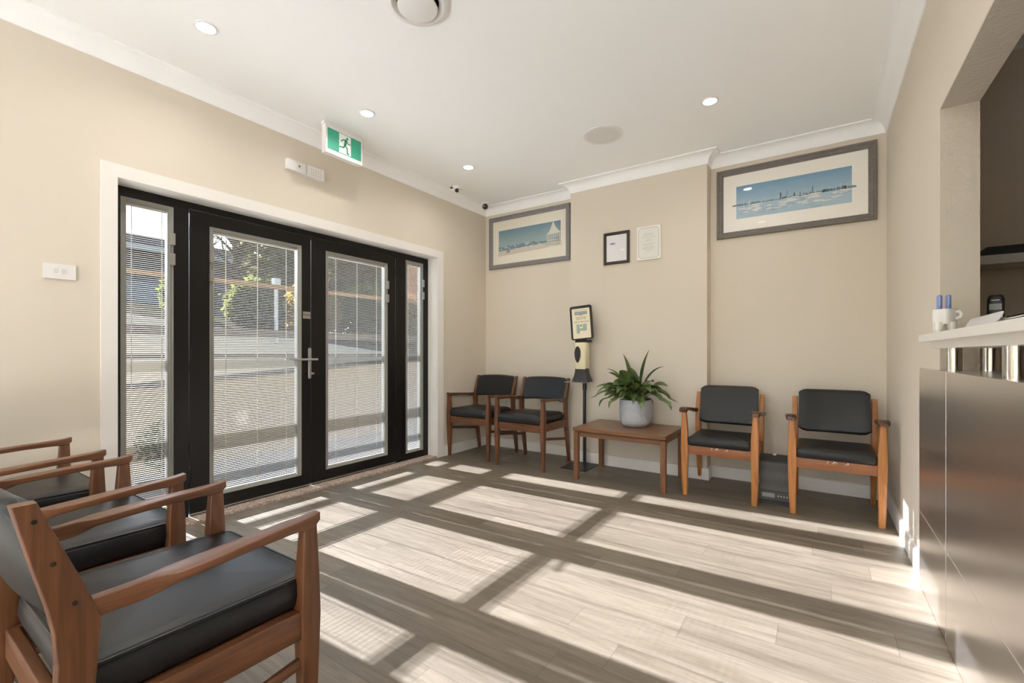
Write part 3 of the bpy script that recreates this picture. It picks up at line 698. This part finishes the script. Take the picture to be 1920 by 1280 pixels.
# small framed certificate, dark frame
cf = root('framed_certificate', (-1.6245, YC, 1.965), 'small certificate in a dark brown frame on the chimney breast', 'certificate')
bm = NB(); frame(bm, -.13, .13, 0, .31, .026, [(0, 0), (0, .016), (.004, .020), (.022, .018), (.027, .012), (.027, 0)], 0); ob('frame', bm, 'framedark', cf, smooth=25)
sh = ob('sheet', boxes((-.106, .106, -.006, -.003, .024, .286)), mat('grey_paper', (.80, .79, .80), .6), cf, smooth=0)
ob('glass', boxes((-.105, .105, -.0105, -.0085, .025, .285)), 'pglass', cf, smooth=0)
bm = NB(); poly(bm, [(-.04+.03*cos(2*pi*i/16), .20+.011*sin(2*pi*i/16)) for i in range(16)], .0004, 'y', -.0066); ob('emblem', bm, mat('pale_blue_print', (.32, .36, .46), .6), sh, smooth=0)
# plaque
pq = root('certificate_plaque', (-1.309, YC, 1.972), 'cream certificate plaque with thin scalloped border, right of the dark frame', 'certificate')
bm = NB(); box(bm, -.11, .11, -.018, 0, 0, .308); ob('board', bm, 'mountr', pq, bev=.003)
bm = NB(); a, b, c = .095, .14, .018
out = [(-a+c, -b), (a-c, -b), (a, -b+c), (a, b-c), (a-c, b), (-a+c, b), (-a, b-c), (-a, -b+c)]
sh = NB(); poly(sh, [(x, z+.154) for x, z in out], .001, 'y', -.0192); sheet = ob('sheet', sh, 'cardw', pq, smooth=0)
tube(bm, [(x, -.0195, z+.154) for x, z in out], .0014, 5, True); ob('border', bm, mat('grey_green_print', (.30, .31, .27), .6), sheet)
bm = NB(); r = random.Random(2)
for z, w in ((.236, .04), (.226, .05), (.207, .062), (.185, .016), (.172, .03), (.142, .06), (.128, .04), (.110, .06), (.100, .05), (.088, .04), (.072, .02)):
    k = 0; x = -w
    while x < w:
        q = r.uniform(.006, .016); box(bm, x, min(x+q, w), -.0196, -.0191, z, z+.004); x += q+.004
ob('printed_lines', bm, 'inkl', sheet, smooth=0)

# ------------------------------------------------------------------ ceiling and wall fittings
def downlight(loc, label):
    t = root('downlight', loc, label, 'ceiling light', 'recessed ceiling downlights')
    bm = NB(); lathe(bm, [(.056, 0), (.056, -.004), (.050, -.007), (.044, -.006), (.044, 0)], n=32); ob('trim_ring', bm, 'plastic', t)
    bm = NB(); cyl(bm, (0, 0, -.0045), .044, .004, 32); ob('diffuser', bm, 'led', t)
    la = bpy.data.lights.new('downlight_lamp', 'AREA'); la.shape = 'DISK'; la.size = .085; la.energy = LAMP_W; la.color = (1, .97, .92); la.spread = R(150)
    lo = bpy.data.objects.new('downlight_lamp', la); COL.objects.link(lo); lo.parent = t; lo.location = (0, 0, -.012)
    return t
downlight((-2.712, 1.093, H), 'glowing round downlight in the ceiling, nearest of those along the left wall')
downlight((-2.712, 2.137, H), 'glowing round downlight in the ceiling above the exit sign')
downlight((-2.712, 3.286, H), 'glowing round downlight in the ceiling nearest the security cameras')
downlight((-.622, 3.358, H), 'glowing round downlight in the ceiling right of the round speaker')
for i, (x, y) in enumerate(((-.622, 1.9), (-.622, .45), (-1.7, -1.6), (-.6, -3.6), (-2.8, -3.6))):  # lamps out of view, added to lift the fill
    downlight((x, y, H), 'unseen downlight added for fill over the viewpoint end of the room')
# round air diffuser
t = root('air_vent', (-1.645, 1.600, H), 'large round white ceiling air vent at the top edge of the view', 'vent')
bm = NB(); lathe(bm, [(.160, 0), (.160, -.006), (.150, -.016), (.128, -.020), (.112, -.008), (.104, 0)], n=56); ob('vent_ring', bm, 'plastic', t)
bm = NB(); lathe(bm, [(.03, -.012), (.090, -.016), (.098, -.028), (.096, -.036), (.06, -.043), (.002, -.046)], n=56); ob('vent_disc', bm, 'plastic', t)
bm = NB(); cyl(bm, (0, 0, -.018), .03, .018, 20); ob('vent_stem', bm, 'bead', t)
t = root('ceiling_speaker', (-1.425, 3.405, H), 'flat round grey-white ceiling speaker between the downlights', 'speaker')
bm = NB(); lathe(bm, [(.155, 0), (.155, -.006), (.152, -.008), (.148, -.008)], n=48); ob('speaker_rim', bm, 'plastic', t)
bm = NB(); lathe(bm, [(.149, -.0075), (.08, -.0095), (.002, -.0105)], n=48); ob('speaker_grille', bm, mat('grille_grey', (.74, .72, .69), .7), t)
# security cameras
t = root('security_camera', (-3.135, 3.615, H), 'white turret security camera with black lens by the ceiling above the doorway end', 'camera', 'security cameras')
bm = NB(); lathe(bm, [(.052, 0), (.052, -.012), (.046, -.026), (.02, -.028)], n=28); bs = ob('mount_base', bm, 'plastic', t)
bm = NB(); box(bm, -.052, -.03, -.05, -.03, -.018, -.008); ob('cable_stub', bm, 'black', t)
def cam_ball(t, r, c, d, lr):
    bm = NB(); bmesh.ops.create_uvsphere(bm, u_segments=24, v_segments=14, radius=r); bmesh.ops.translate(bm, verts=bm.verts[:], vec=c); hd = ob('camera_head', bm, 'plastic', t, smooth=80)
    d = V(d).normalized(); bm = NB(); lathe(bm, [(lr, 0), (lr, .004), (lr*.8, .007), (.001, .009)], n=24)
    bmesh.ops.transform(bm, matrix=MX.Translation(V(c)+d*r*.90) @ d.to_track_quat('Z', 'Y').to_matrix().to_4x4(), verts=bm.verts[:]); ob('lens', bm, 'lens', hd)
cam_ball(t, .033, (0, -.01, -.042), (.66, -.70, -.28), .020)
t = root('security_camera', (-3.198, 4.178, H), 'white dome security camera with large black lens in the ceiling corner', 'camera', 'security cameras')
bm = NB(); lathe(bm, [(.05, 0), (.05, -.014), (.042, -.022), (.02, -.024)], n=28); ob('mount_base', bm, 'plastic', t)
cam_ball(t, .042, (0, 0, -.042), (.60, -.78, -.35), .031)
# exit sign
ES = root('exit_sign', (-3.065, 2.19, H), 'green and white illuminated running man exit sign hung from the ceiling', 'exit sign')
ob('sign_box', boxes((-.027, .022, -.165, .162, -.235, -.024)), 'plastic', ES, bev=.004)
ob('ceiling_bracket', boxes((-.03, .01, -.17, .16, -.024, 0)), 'plastic', ES, bev=.003)
pn = ob('sign_panel', boxes((.022, .0235, -.150, .148, -.205, -.048)), emis('exit_green_lit', (.03, .30, .19), .08), ES, smooth=0)
B(pn.data.materials[0]).inputs['Base Color'].default_value = (.035, .30, .19, 1)
z0, z1 = -.20, -.052
dr = ob('door_symbol', boxes((.0235, .0240, -.052, .052, z0, z1)), 'exitw', pn, smooth=0)
bm = NB()
def limb(pts, w):
    for (a, b), (c, d) in zip(pts, pts[1:]):
        dx, dz = c-a, d-b; l = math.hypot(dx, dz); nx, nz = -dz/l*w/2, dx/l*w/2; ex, ez = dx/l*w*.3, dz/l*w*.3
        poly(bm, [(a+nx-ex, b+nz-ez), (c+nx+ex, d+nz+ez), (c-nx+ex, d-nz+ez), (a-nx-ex, b-nz-ez)], .0006, 'x', .0240)
hx, hz = .020, -.073
poly(bm, [(hx+.0095*cos(2*pi*i/16), hz+.0095*sin(2*pi*i/16)) for i in range(16)], .0006, 'x', .0240)
limb([(.008, -.090), (.000, -.128)], .020); limb([(.008, -.090), (-.020, -.094), (-.036, -.112)], .0085); limb([(.012, -.092), (.028, -.112), (.046, -.112)], .0085)
limb([(.000, -.128), (.018, -.150), (.020, -.188), (.034, -.190)], .0115); limb([(-.002, -.128), (-.012, -.152), (-.048, -.156)], .0115)
ob('running_man', bm, 'green', pn, smooth=0)
# small boxes above the doorway
a = root('alarm_sensor', (XL, 1.953, 2.488), 'white wall box with a dark dot above the doorway, left of the pair', 'sensor')
ob('cover', boxes((0, .034, -.074, .074, 0, .078)), 'plastic', a, bev=.006)
bm = NB(); cyl(bm, (.034, .02, .045), .007, .002, 12, 'x'); ob('indicator', bm, 'ink', a)
a = root('alarm_sounder', (XL, 2.110, 2.480), 'white slotted wall box above the doorway, right of the pair', 'sensor')
cv = ob('cover', boxes((0, .036, -.072, .072, 0, .088)), 'plastic', a, bev=.004)
bm = NB()
for i in range(5):
    for j in range(3): box(bm, .036, .0368, -.045+.02*i, -.037+.02*i, .022+.02*j, .028+.02*j)
ob('slot', bm, mat('soft_grey', (.55, .54, .52), .6), cv, smooth=0)
sw = root('light_switch', (XL, .650, 1.493), 'white two rocker light switch on the left wall beside the doorway', 'switch')
pt = ob('switch_plate', boxes((0, .012, -.062, .062, 0, .078)), 'plastic', sw, bev=.003)
for y in (-.016, .016): 
    bm = NB(); loft(bm, [[(xx, y+a, .041+b) for a, b in rrect(.015, .022, .003)] for xx in (.011, .016)]); ob('rocker', bm, mat('rocker_white', (.66, .64, .61), .35), sw)

# ------------------------------------------------------------------ reception counter
RC = root('reception_counter', (.40, 2.9, 0), 'stainless steel clad reception counter with raised white top on steel posts', 'counter')
RC.location = (0, 0, 0)
CX0, CY1, CYN = .40, 2.9, -1.3
ob('carcass', boxes((CX0+.02, .60, CYN, HY-.006, .0, 1.012)), 'dgrey', RC, smooth=0)
for (y0, y1, z0, z1) in ((2.356, CY1, .352, 1.03), (CYN, 2.350, .352, 1.03), (2.356, CY1, .002, .346), (CYN, 2.350, .002, .346)):
    ob('steel_panel', boxes((CX0, CX0+.0195, y0, y1, z0, z1)), 'steel', RC, bev=.0015)
sm = NB(); box(sm, CX0-.0004, CX0+.018, 2.349, 2.357, .002, 1.03); box(sm, CX0+.0005, CX0+.018, CYN, CY1, .346, .352); q = ob('seam_strip', sm, mat('pale_joint_strip', (.72, .69, .65), .3, .3), RC, smooth=0)
ob('ledge', boxes((CX0+.0195, .61, CYN, HY-.006, 1.012, 1.03)), 'steel', RC, smooth=0)
for x, y in ((.436, 2.42), (.436, 1.755), (.555, 2.50), (.555, 1.86), (.436, 1.05), (.555, 1.1), (.436, .3)):
    bm = NB(); cyl(bm, (x, y, 1.03), .0255, .092, 28); ob('support_post', bm, 'chrome', RC)
CT = 1.174
tp = ob('countertop', boxes((.345, .80, CYN+.02, 2.52, 1.147, CT), (.547, .80, 2.5201, 2.80, 1.147, CT)), 'white', RC, bev=.005); 
ob('under_layer', boxes((.378, .78, CYN+.05, 2.49, 1.120, 1.147)), 'white', tp, bev=.004)
# tooth shaped mug, a thing of its own, with two pens
TM = root('tooth_shaped_mug', (.402, 2.385, CT), 'white tooth shaped pen mug on the counter end', 'mug')
bm = NB(); secs = []
for z, k in ((.038, .90), (.05, .97), (.07, 1.0), (.088, .99), (.095, .96)): secs.append([(.035*k*cos(2*pi*i/32)*(1+.06*cos(4*2*pi*i/32)), .035*k*sin(2*pi*i/32)*(1+.06*cos(4*2*pi*i/32)), z) for i in range(32)])
for z, k in ((.094, .84), (.05, .80)): secs.append([(.035*k*cos(2*pi*i/32), .035*k*sin(2*pi*i/32), z) for i in range(32)])
loft(bm, secs); body = ob('mug_body', bm, 'mug', TM, smooth=60)
bm = NB()
for sx, sy in ((1, 1), (1, -1), (-1, 1), (-1, -1)): loft(bm, [[(sx*c+.013*k*cos(2*pi*i/14), sy*c+.013*k*sin(2*pi*i/14), z) for i in range(14)] for z, k, c in ((0, .35, .022), (.006, .65, .021), (.022, 1.0, .019), (.045, 1.15, .017))])
ob('root', bm, 'mug', TM, smooth=60)
bm = NB(); tube(bm, [(.030, -.012, .084), (.040, -.017, .084), (.045, -.019, .074), (.041, -.018, .062), (.030, -.012, .058)], .006, 8); ob('handle', bm, 'mug', TM)
for i, (dx, dy, lab) in enumerate(((-.014, .004, 'blue pen standing in the tooth mug, left one'), (.012, .006, 'blue pen standing in the tooth mug, right one'))):
    p = root('pen', (.402+dx, 2.385+dy, CT+.052), lab, 'pen', 'blue pens in the mug'); bm = NB(); lathe(bm, [(.004, 0), (.0075, .01), (.0085, .04), (.0085, .094), (.006, .099)], n=14); ob('barrel', bm, 'blue', p)
    bm = NB(); box(bm, -.0015, .0015, -.0105, -.007, .06, .096); ob('clip', bm, mat('pale_blue', (.40, .45, .66), .3), p, smooth=0)
# papers on the counter
CB = root('clipboard', (.398, 1.82, CT), 'black clipboard propped on the counter with white sheets', 'clipboard', rz=R(-2))
def slope(bm, x0, x1, y0, y1, za, zb, t):   # slab rising away from the front edge
    return loft(bm, [[(x0, y, za), (x1, y, zb), (x1, y, zb+t), (x0, y, za+t)] for y in (y0, y1)])
ob('board', slope(NB(), 0, .20, -.42, .32, .004, .050, .006), 'black', CB, smooth=0)
ob('paper_sheet', slope(NB(), -.012, .13, -.36, .335, .0085, .041, .0025), 'cardw', CB, smooth=0)
ob('clip', slope(NB(), .08, .15, .22, .30, .030, .046, .012), 'black', CB, bev=.003)
ob('prop', boxes((.17, .195, -.30, .2, 0, .044)), 'black', CB, smooth=0)
TR = root('rounded_folder', (.362, 1.77, CT), 'pale grey round cornered plastic folder leaning on the clipboard edge', 'folder', rz=R(-2))
bm = NB(); loft(bm, [[(.005+.35*(x+.019)+o*.9, y, .004+(x+.019)*.70-o*.3) for x, y in rrect(.038*k, .37*k, .018, 5)] for o, k in ((0, .98), (.0012, 1), (.003, 1), (.004, .97))]); ob('folder_cover', bm, mat('pale_grey_plastic', (.60, .58, .57), .4), TR)
PH = root('cordless_phone', (.605, 2.67, CT), 'black cordless phone standing in its cradle on the counter', 'phone', rz=R(-16))
bm = NB(); loft(bm, [[(x, y, z) for x, y in rrect(.072*k, .085*k, .02, 4)] for z, k in ((0, 1), (.02, 1), (.035, .8))]); ob('cradle', bm, 'black', PH)
bm = NB(); loft(bm, [[(x, y-.0+.10*(z-.02), z) for x, y in rrect(.050*k, .026*k, .010, 4)] for z, k in ((.02, .9), (.04, 1), (.10, 1.02), (.15, 1), (.164, .85), (.168, .6))]); hs = ob('handset', bm, 'black', PH)
ob('screen', boxes((-.018, .018, -.0085, -.004, .105, .130)), 'screen', hs, smooth=0)
bm = NB(); box(bm, -.020, -.012, -.0125, -.008, .066, .086); box(bm, .012, .020, -.0125, -.008, .066, .086); box(bm, -.012, .012, -.006, -.002, .143, .146); ob('key', bm, 'cardw', hs, smooth=0)
# office shelf and box behind the hatch
SF = root('wall_shelf', (1.6, 3.77, 1.60), 'pale wall shelf in the dim office behind the hatch', 'shelf')
ob('shelf_board', boxes((-.87, .9, -.29, 0, -.018, .030)), mat('shelf_laminate', (.62, .57, .52), .5), SF, bev=.002)
bm = NB(); poly(bm, [(-.27, -.018), (0, -.018), (0, -.2)], .02, 'x', .3); ob('bracket', bm, 'blackroom', SF, smooth=0)
BXo = root('flat_device', (1.5, 3.62, 1.630), 'long flat black device lying on the office shelf', 'device')
ob('device_body', boxes((-.74, .6, -.12, .12, 0, .048)), 'black', BXo, bev=.004)

# ------------------------------------------------------------------ outside
grass = plaster('bank_earth', (.05, .042, .026), .95, 1, 12)
conc = plaster('concrete_drive', (.36, .275, .165), .85, .3, 30)
def gz(x, y):                # ground height outside
    if x > -5.6: return -.06
    d = min(1, (-5.6-x)/3.4); return -.06+d*1.55*(1 if y < 5 else 1)-.115*d*(y-4)+(max(0, -9-x)*.0 if x > -9.2 else 0)
bm = NB(); xs = [-5.6, -6.5, -7.5, -9.0]; ys = [-8+1.5*i for i in range(20)]
grid = [[bm.verts.new((x, y, gz(x, y))) for y in ys] for x in xs]
for a, b in zip(grid, grid[1:]):
    for i in range(len(ys)-1): bm.faces.new((a[i], a[i+1], b[i+1], b[i]))
struct(ob('ground', bm, conc, smooth=0), 'pale concrete driveway rising away from the doors')
bm = NB(); box(bm, -5.6, XL-.24, -8, 20.5, -.3, -.06)
struct(ob('ground_path', bm, plaster('dark_paving', (.10, .094, .085), .85, .3, 30), smooth=0), 'dark paved strip outside the glazed doors')
railm = wood('weathered_rail', (.03, .026, .022), (.07, .06, .05), 1, .5, .7); B(railm).inputs['Specular IOR Level'].default_value = 0
bm = NB(); loft(bm, [[(-9.0, y, gz(-9, y)-.1), (-9.0, y, gz(-9, y)+.06), (-9.22, y, gz(-9, y)+.06), (-9.22, y, gz(-9, y)-.1)] for y in ys])
tag(ob('kerb', bm, plaster('kerb_white', (.26, .235, .20), .8, .3), smooth=0), 'pale concrete kerb along the far side of the driveway', 'kerb')
bm = NB(); xs = [-9.22, -11, -14, -20, -40]; hh = [.04, .5, .9, .6, -1]
grid = [[bm.verts.new((x, y, gz(-9, y)+h+.0)) for y in ys] for x, h in zip(xs, hh)]
for a, b in zip(grid, grid[1:]):
    for i in range(len(ys)-1): bm.faces.new((a[i], a[i+1], b[i+1], b[i]))
struct(ob('ground_bank', bm, grass, smooth=0), 'planted bank beyond the driveway')
struct(ob('ground_bounce', boxes((-3.5, 4, -15, YN-.1, -.12, -.05)), plaster('bounce_paving', (.55, .53, .49), .85, .2, 30), smooth=0), 'unseen pale terrace added to bounce sunlight in through the rear window')  # added sunlit ground that throws light up through the rear window
# timber rail fence outside
timber = wood('fence_timber', (.07, .045, .025), (.13, .085, .048), 1, .5, .7)
FN = root('rail_fence', (-5.35, 3.0, -.06), 'timber rail fence across the driveway outside the glass doors', 'fence')
for z0, z1, x in ((1.858, 1.906, 0), (1.285, 1.372, 0), (1.045, 1.095, 0), (.80, .86, 0)):
    bm = NB(); secs = []
    for y in [-7+.7*i for i in range(24)]: secs.append([(x+a, y, z0+.06+(0 if 1 < z0 < 1.5 else .012*(y+3-2.5) if z0 > 1 else .064*(y+3-2.2))+b) for a, b in ((-.02, 0), (.02, 0), (.02, z1-z0), (-.02, z1-z0))])
    loft(bm, secs); ob('rail', bm, timber if z0 > 1.5 else railm, FN, smooth=0)
bm = NB(); loft(bm, [[(x, y, z) for x, z in ((-.015, -.05), (.015, -.05), (.015, .86+.064*(y+.8)), (-.015, .86+.064*(y+.8)))] for y in (-7, -4, -1, 2, 5)])
ob('board_panel', bm, mat('dark_fence_board', (.12, .098, .066), .8, spec=0), FN, smooth=0)
for y in (-5.2, -2.75, 2.35, 5.2, 8.2):
    ob('post', boxes((-.065, -.02, y-.04, y+.04, 0, 1.98)), timber, FN, smooth=0)
# foliage builder
leafm = []
for nm, c1, c2 in (('bush_green', (.018, .026, .008), (.055, .064, .022)), ('tree_olive', (.016, .020, .009), (.055, .056, .026)), ('autumn_leaf', (.07, .04, .016), (.13, .095, .028))):
    m = mat(nm, c1, .6); f = noise(m, coords(m, (1, 1, 1)), 3, 3); L(m, ramp(m, f, [(.35, c1), (.65, c2)]), B(m).inputs['Base Color'])
    o_ = m.node_tree.nodes['Material Output']; tr_ = N(m, 'BsdfTranslucent'); tr_.inputs['Color'].default_value = (min(1, c2[0]*2.5), min(1, c2[1]*2.3), c2[2]*1.6, 1); mx_ = N(m, 'MixShader'); mx_.inputs[0].default_value = .4
    L(m, B(m).outputs[0], mx_.inputs[1]); L(m, tr_.outputs[0], mx_.inputs[2]); L(m, mx_.outputs[0], o_.inputs['Surface'])
    leafm.append(m)
bark = plaster('bark', (.04, .03, .022), .9, 1, 30)
def leaves(bm, r, c, rad, n, size):
    for i in range(n):
        while True:
            p = V((r.uniform(-1, 1), r.uniform(-1, 1), r.uniform(-1, 1)))
            if .25 < p.length < 1: break
        p = V(c)+V((p.x*rad[0], p.y*rad[1], p.z*rad[2]))
        a = V((r.uniform(-1, 1), r.uniform(-1, 1), r.uniform(-1, 1))).normalized(); b = a.orthogonal().normalized(); s = size*r.uniform(.6, 1.3)
        vs = [bm.verts.new(p+a*s), bm.verts.new(p+b*s*.45), bm.verts.new(p-a*s), bm.verts.new(p-b*s*.45)]; bm.faces.new(vs)
def tree(name, x, y, h, cr, n, m, label, size=.14, seed=1, cat='tree', bare=False):
    z = gz(-9, y)+.3; t = root(name, (x, y, z), label, cat); r = random.Random(seed)
    bm = NB(); tube(bm, [(0, 0, 0), (.05, .03, h*.3), (-.04, 0, h*.6), (.02, .05, h*.85)], [.12, .09, .06, .02], 8)
    nb = 26 if bare else 9
    for k in range(nb):
        a = r.uniform(0, 2*pi); z0 = h*r.uniform(.35, .75); ln = cr*r.uniform(.6, 1.15); p = V((0, 0, z0)); pts = [p.copy()]; d = V((cos(a), sin(a), r.uniform(.4, 1.1))).normalized()
        for q in range(4): d = (d+V((r.uniform(-.3, .3), r.uniform(-.3, .3), r.uniform(-.1, .3)))).normalized(); p = p+d*ln/4; pts.append(p.copy())
        tube(bm, pts, [.045, .035, .025, .016, .006], 5)
        if bare:
            for q in range(4):
                i = r.randint(1, 3); d2 = V((r.uniform(-1, 1), r.uniform(-1, 1), r.uniform(0, 1))).normalized(); tube(bm, [pts[i], pts[i]+d2*ln*.25, pts[i]+(d2+V((0, 0, .3)))*ln*.45], [.014, .009, .004], 4)
    ob('trunk', bm, bark, t)
    if n:
        bm = NB()
        for k in range(9):
            a = r.uniform(0, 2*pi); q = r.uniform(.1, .65)*cr; leaves(bm, r, (q*cos(a), q*sin(a), h*r.uniform(.4, .95)), (cr*.6, cr*.6, h*.22), n//9, size)
        ob('foliage', bm, m, t, smooth=0)
    return t
tree('evergreen_tree', -13.5, 7.8, 3.7, 1.3, 3600, leafm[1], 'dense olive tree in the middle of the view through the left door', .13, 2)
tree('bare_tree', -12.0, 5.5, 3.5, 1.5, 0, None, 'leafless branching tree seen at the top of the left door', .1, 3, bare=True)
tree('evergreen_tree', -14.0, 11.1, 5.0, 1.75, 9000, leafm[1], 'tall dark tree filling the upper right door glass', .15, 4)
def bush(x, y, rx, ry, h, n, m, label, seed, size=.09):
    z = gz(-9, y)+.15; t = root('bush', (x, y, z), label, 'bush', 'hedge plants on the bank'); r = random.Random(seed)
    bm = NB(); 
    for k in range(7): a = r.uniform(0, 2*pi); tube(bm, [(0, 0, 0), (rx*.3*cos(a), ry*.3*sin(a), h*.4), (rx*.6*cos(a), ry*.6*sin(a), h*.8)], [.03, .02, .008], 5)
    ob('stem', bm, bark, t)
    bm = NB(); leaves(bm, r, (0, 0, h*.52), (rx, ry, h*.5), n, size); ob('foliage', bm, m, t, smooth=0)
bush(-10.5, 3.92, .6, .45, 1.15, 1500, leafm[0], 'green shrub behind the kerb at the far left edge of the left door', 9)
bush(-10.4, 5.2, .7, .62, 1.25, 2000, leafm[0], 'low leafy green shrub behind the kerb, left part of the left door', 1)
bush(-10.6, 6.65, .7, .72, 1.5, 2200, leafm[2], 'russet and yellow shrub behind the kerb, right part of the left door', 2)
bush(-10.8, 8.35, .8, .88, 1.9, 2600, leafm[0], 'green shrub behind the kerb at the left of the right door', 3)
bush(-10.8, 10.25, .8, .95, 1.9, 2400, leafm[2], 'yellowing shrub behind the kerb at the right of the right door', 4)
bush(-11.5, 12.7, .9, 1.4, 2.2, 2000, leafm[0], 'green shrub seen through the right sidelight', 5)
# house beyond, left
HS = root('house', (-19.5, 5.2, 1.2), 'low house with grey roof and shaded garage seen through the left sidelight', 'house')
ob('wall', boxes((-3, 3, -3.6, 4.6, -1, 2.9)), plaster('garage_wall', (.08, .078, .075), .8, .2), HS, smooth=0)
bm = NB(); loft(bm, [[(-3.4, y, 2.9), (3.4, y, 2.9), (3.4, y, 3.05), (0, y, 4.0), (-3.4, y, 3.05)] for y in (-4.0, 5.0)]); ob('roof', bm, mat('roof_tiles', (.03, .027, .03), .7), HS, smooth=0)
ob('garage_door', boxes((3.0, 3.05, -2.6, 1.4, -1, 2.0)), mat('garage_door_grey', (.13, .13, .13), .6), HS, smooth=0)
ob('gutter', boxes((3.4, 3.5, -4.0, 5.0, 2.86, 3.0)), 'bead', HS, smooth=0)
# neighbouring brick house, right
BH = root('brick_house', (-17.2, 16.4, .5), 'orange brick house wall glimpsed at the top of the right sidelight', 'house')
bk = mat('orange_brick', (.42, .17, .07), .8); _b = N(bk, 'TexBrick'); _b.inputs['Scale'].default_value = 4; L(bk, coords(bk, (1, 1, 1), rot=(R(90), 0, 0)), _b.inputs['Vector'])
_b.inputs['Color1'].default_value = (.46, .18, .07, 1); _b.inputs['Color2'].default_value = (.36, .13, .05, 1); _b.inputs['Mortar'].default_value = (.5, .42, .34, 1); L(bk, _b.outputs['Color'], B(bk).inputs['Base Color'])
ob('wall', boxes((-2.0, 2.0, -1.6, 1.6, -1, 5.2)), bk, BH, smooth=0)
bm = NB(); loft(bm, [[(-2.4, y, 5.2), (2.4, y, 5.2), (2.4, y, 5.35), (0, y, 6.5), (-2.4, y, 5.35)] for y in (-2.0, 2.0)]); ob('roof', bm, mat('roof_dark', (.12, .07, .05), .7), BH, smooth=0)
# letterbox post by the kerb
LB = root('mail_box', (-8.75, 4.75, gz(-8.75, 4.75)), 'grey mailbox on a post at the driveway edge', 'mailbox')
ob('post', boxes((-.025, .025, -.025, .025, 0, 1.1)), 'bead', LB, smooth=0); ob('box', boxes((-.06, .06, -.06, .06, 1.1, 1.26)), 'bead', LB, bev=.01)
# shrub by the path outside the left sidelight
OP = root('outdoor_shrub', (-4.75, 1.62, -.06), 'small dark twiggy shrub outside the left sidelight', 'bush'); r = random.Random(8); bm = NB()
for k in range(26):
    a = r.uniform(0, 2*pi); q = r.uniform(.08, .24); z = r.uniform(.25, .55); tube(bm, [(0, 0, 0), (q*.5*cos(a), q*.5*sin(a), z*.6), (q*cos(a), q*sin(a), z)], [.008, .006, .003], 5)
ob('stem', bm, bark, OP); bm = NB(); leaves(bm, r, (0, 0, .36), (.24, .24, .22), 260, .035); ob('foliage', bm, leafm[1], OP, smooth=0)
for m_ in bpy.data.materials:      # dull outdoor surfaces
    if m_.name.split('.')[0] in ('bank_earth', 'concrete_drive', 'kerb_white', 'dark_paving', 'bush_green', 'tree_olive', 'autumn_leaf', 'bark', 'fence_timber', 'garage_wall', 'roof_tiles', 'bounce_paving', 'roof_dark', 'orange_brick'):
        B(m_).inputs['Specular IOR Level'].default_value = 0
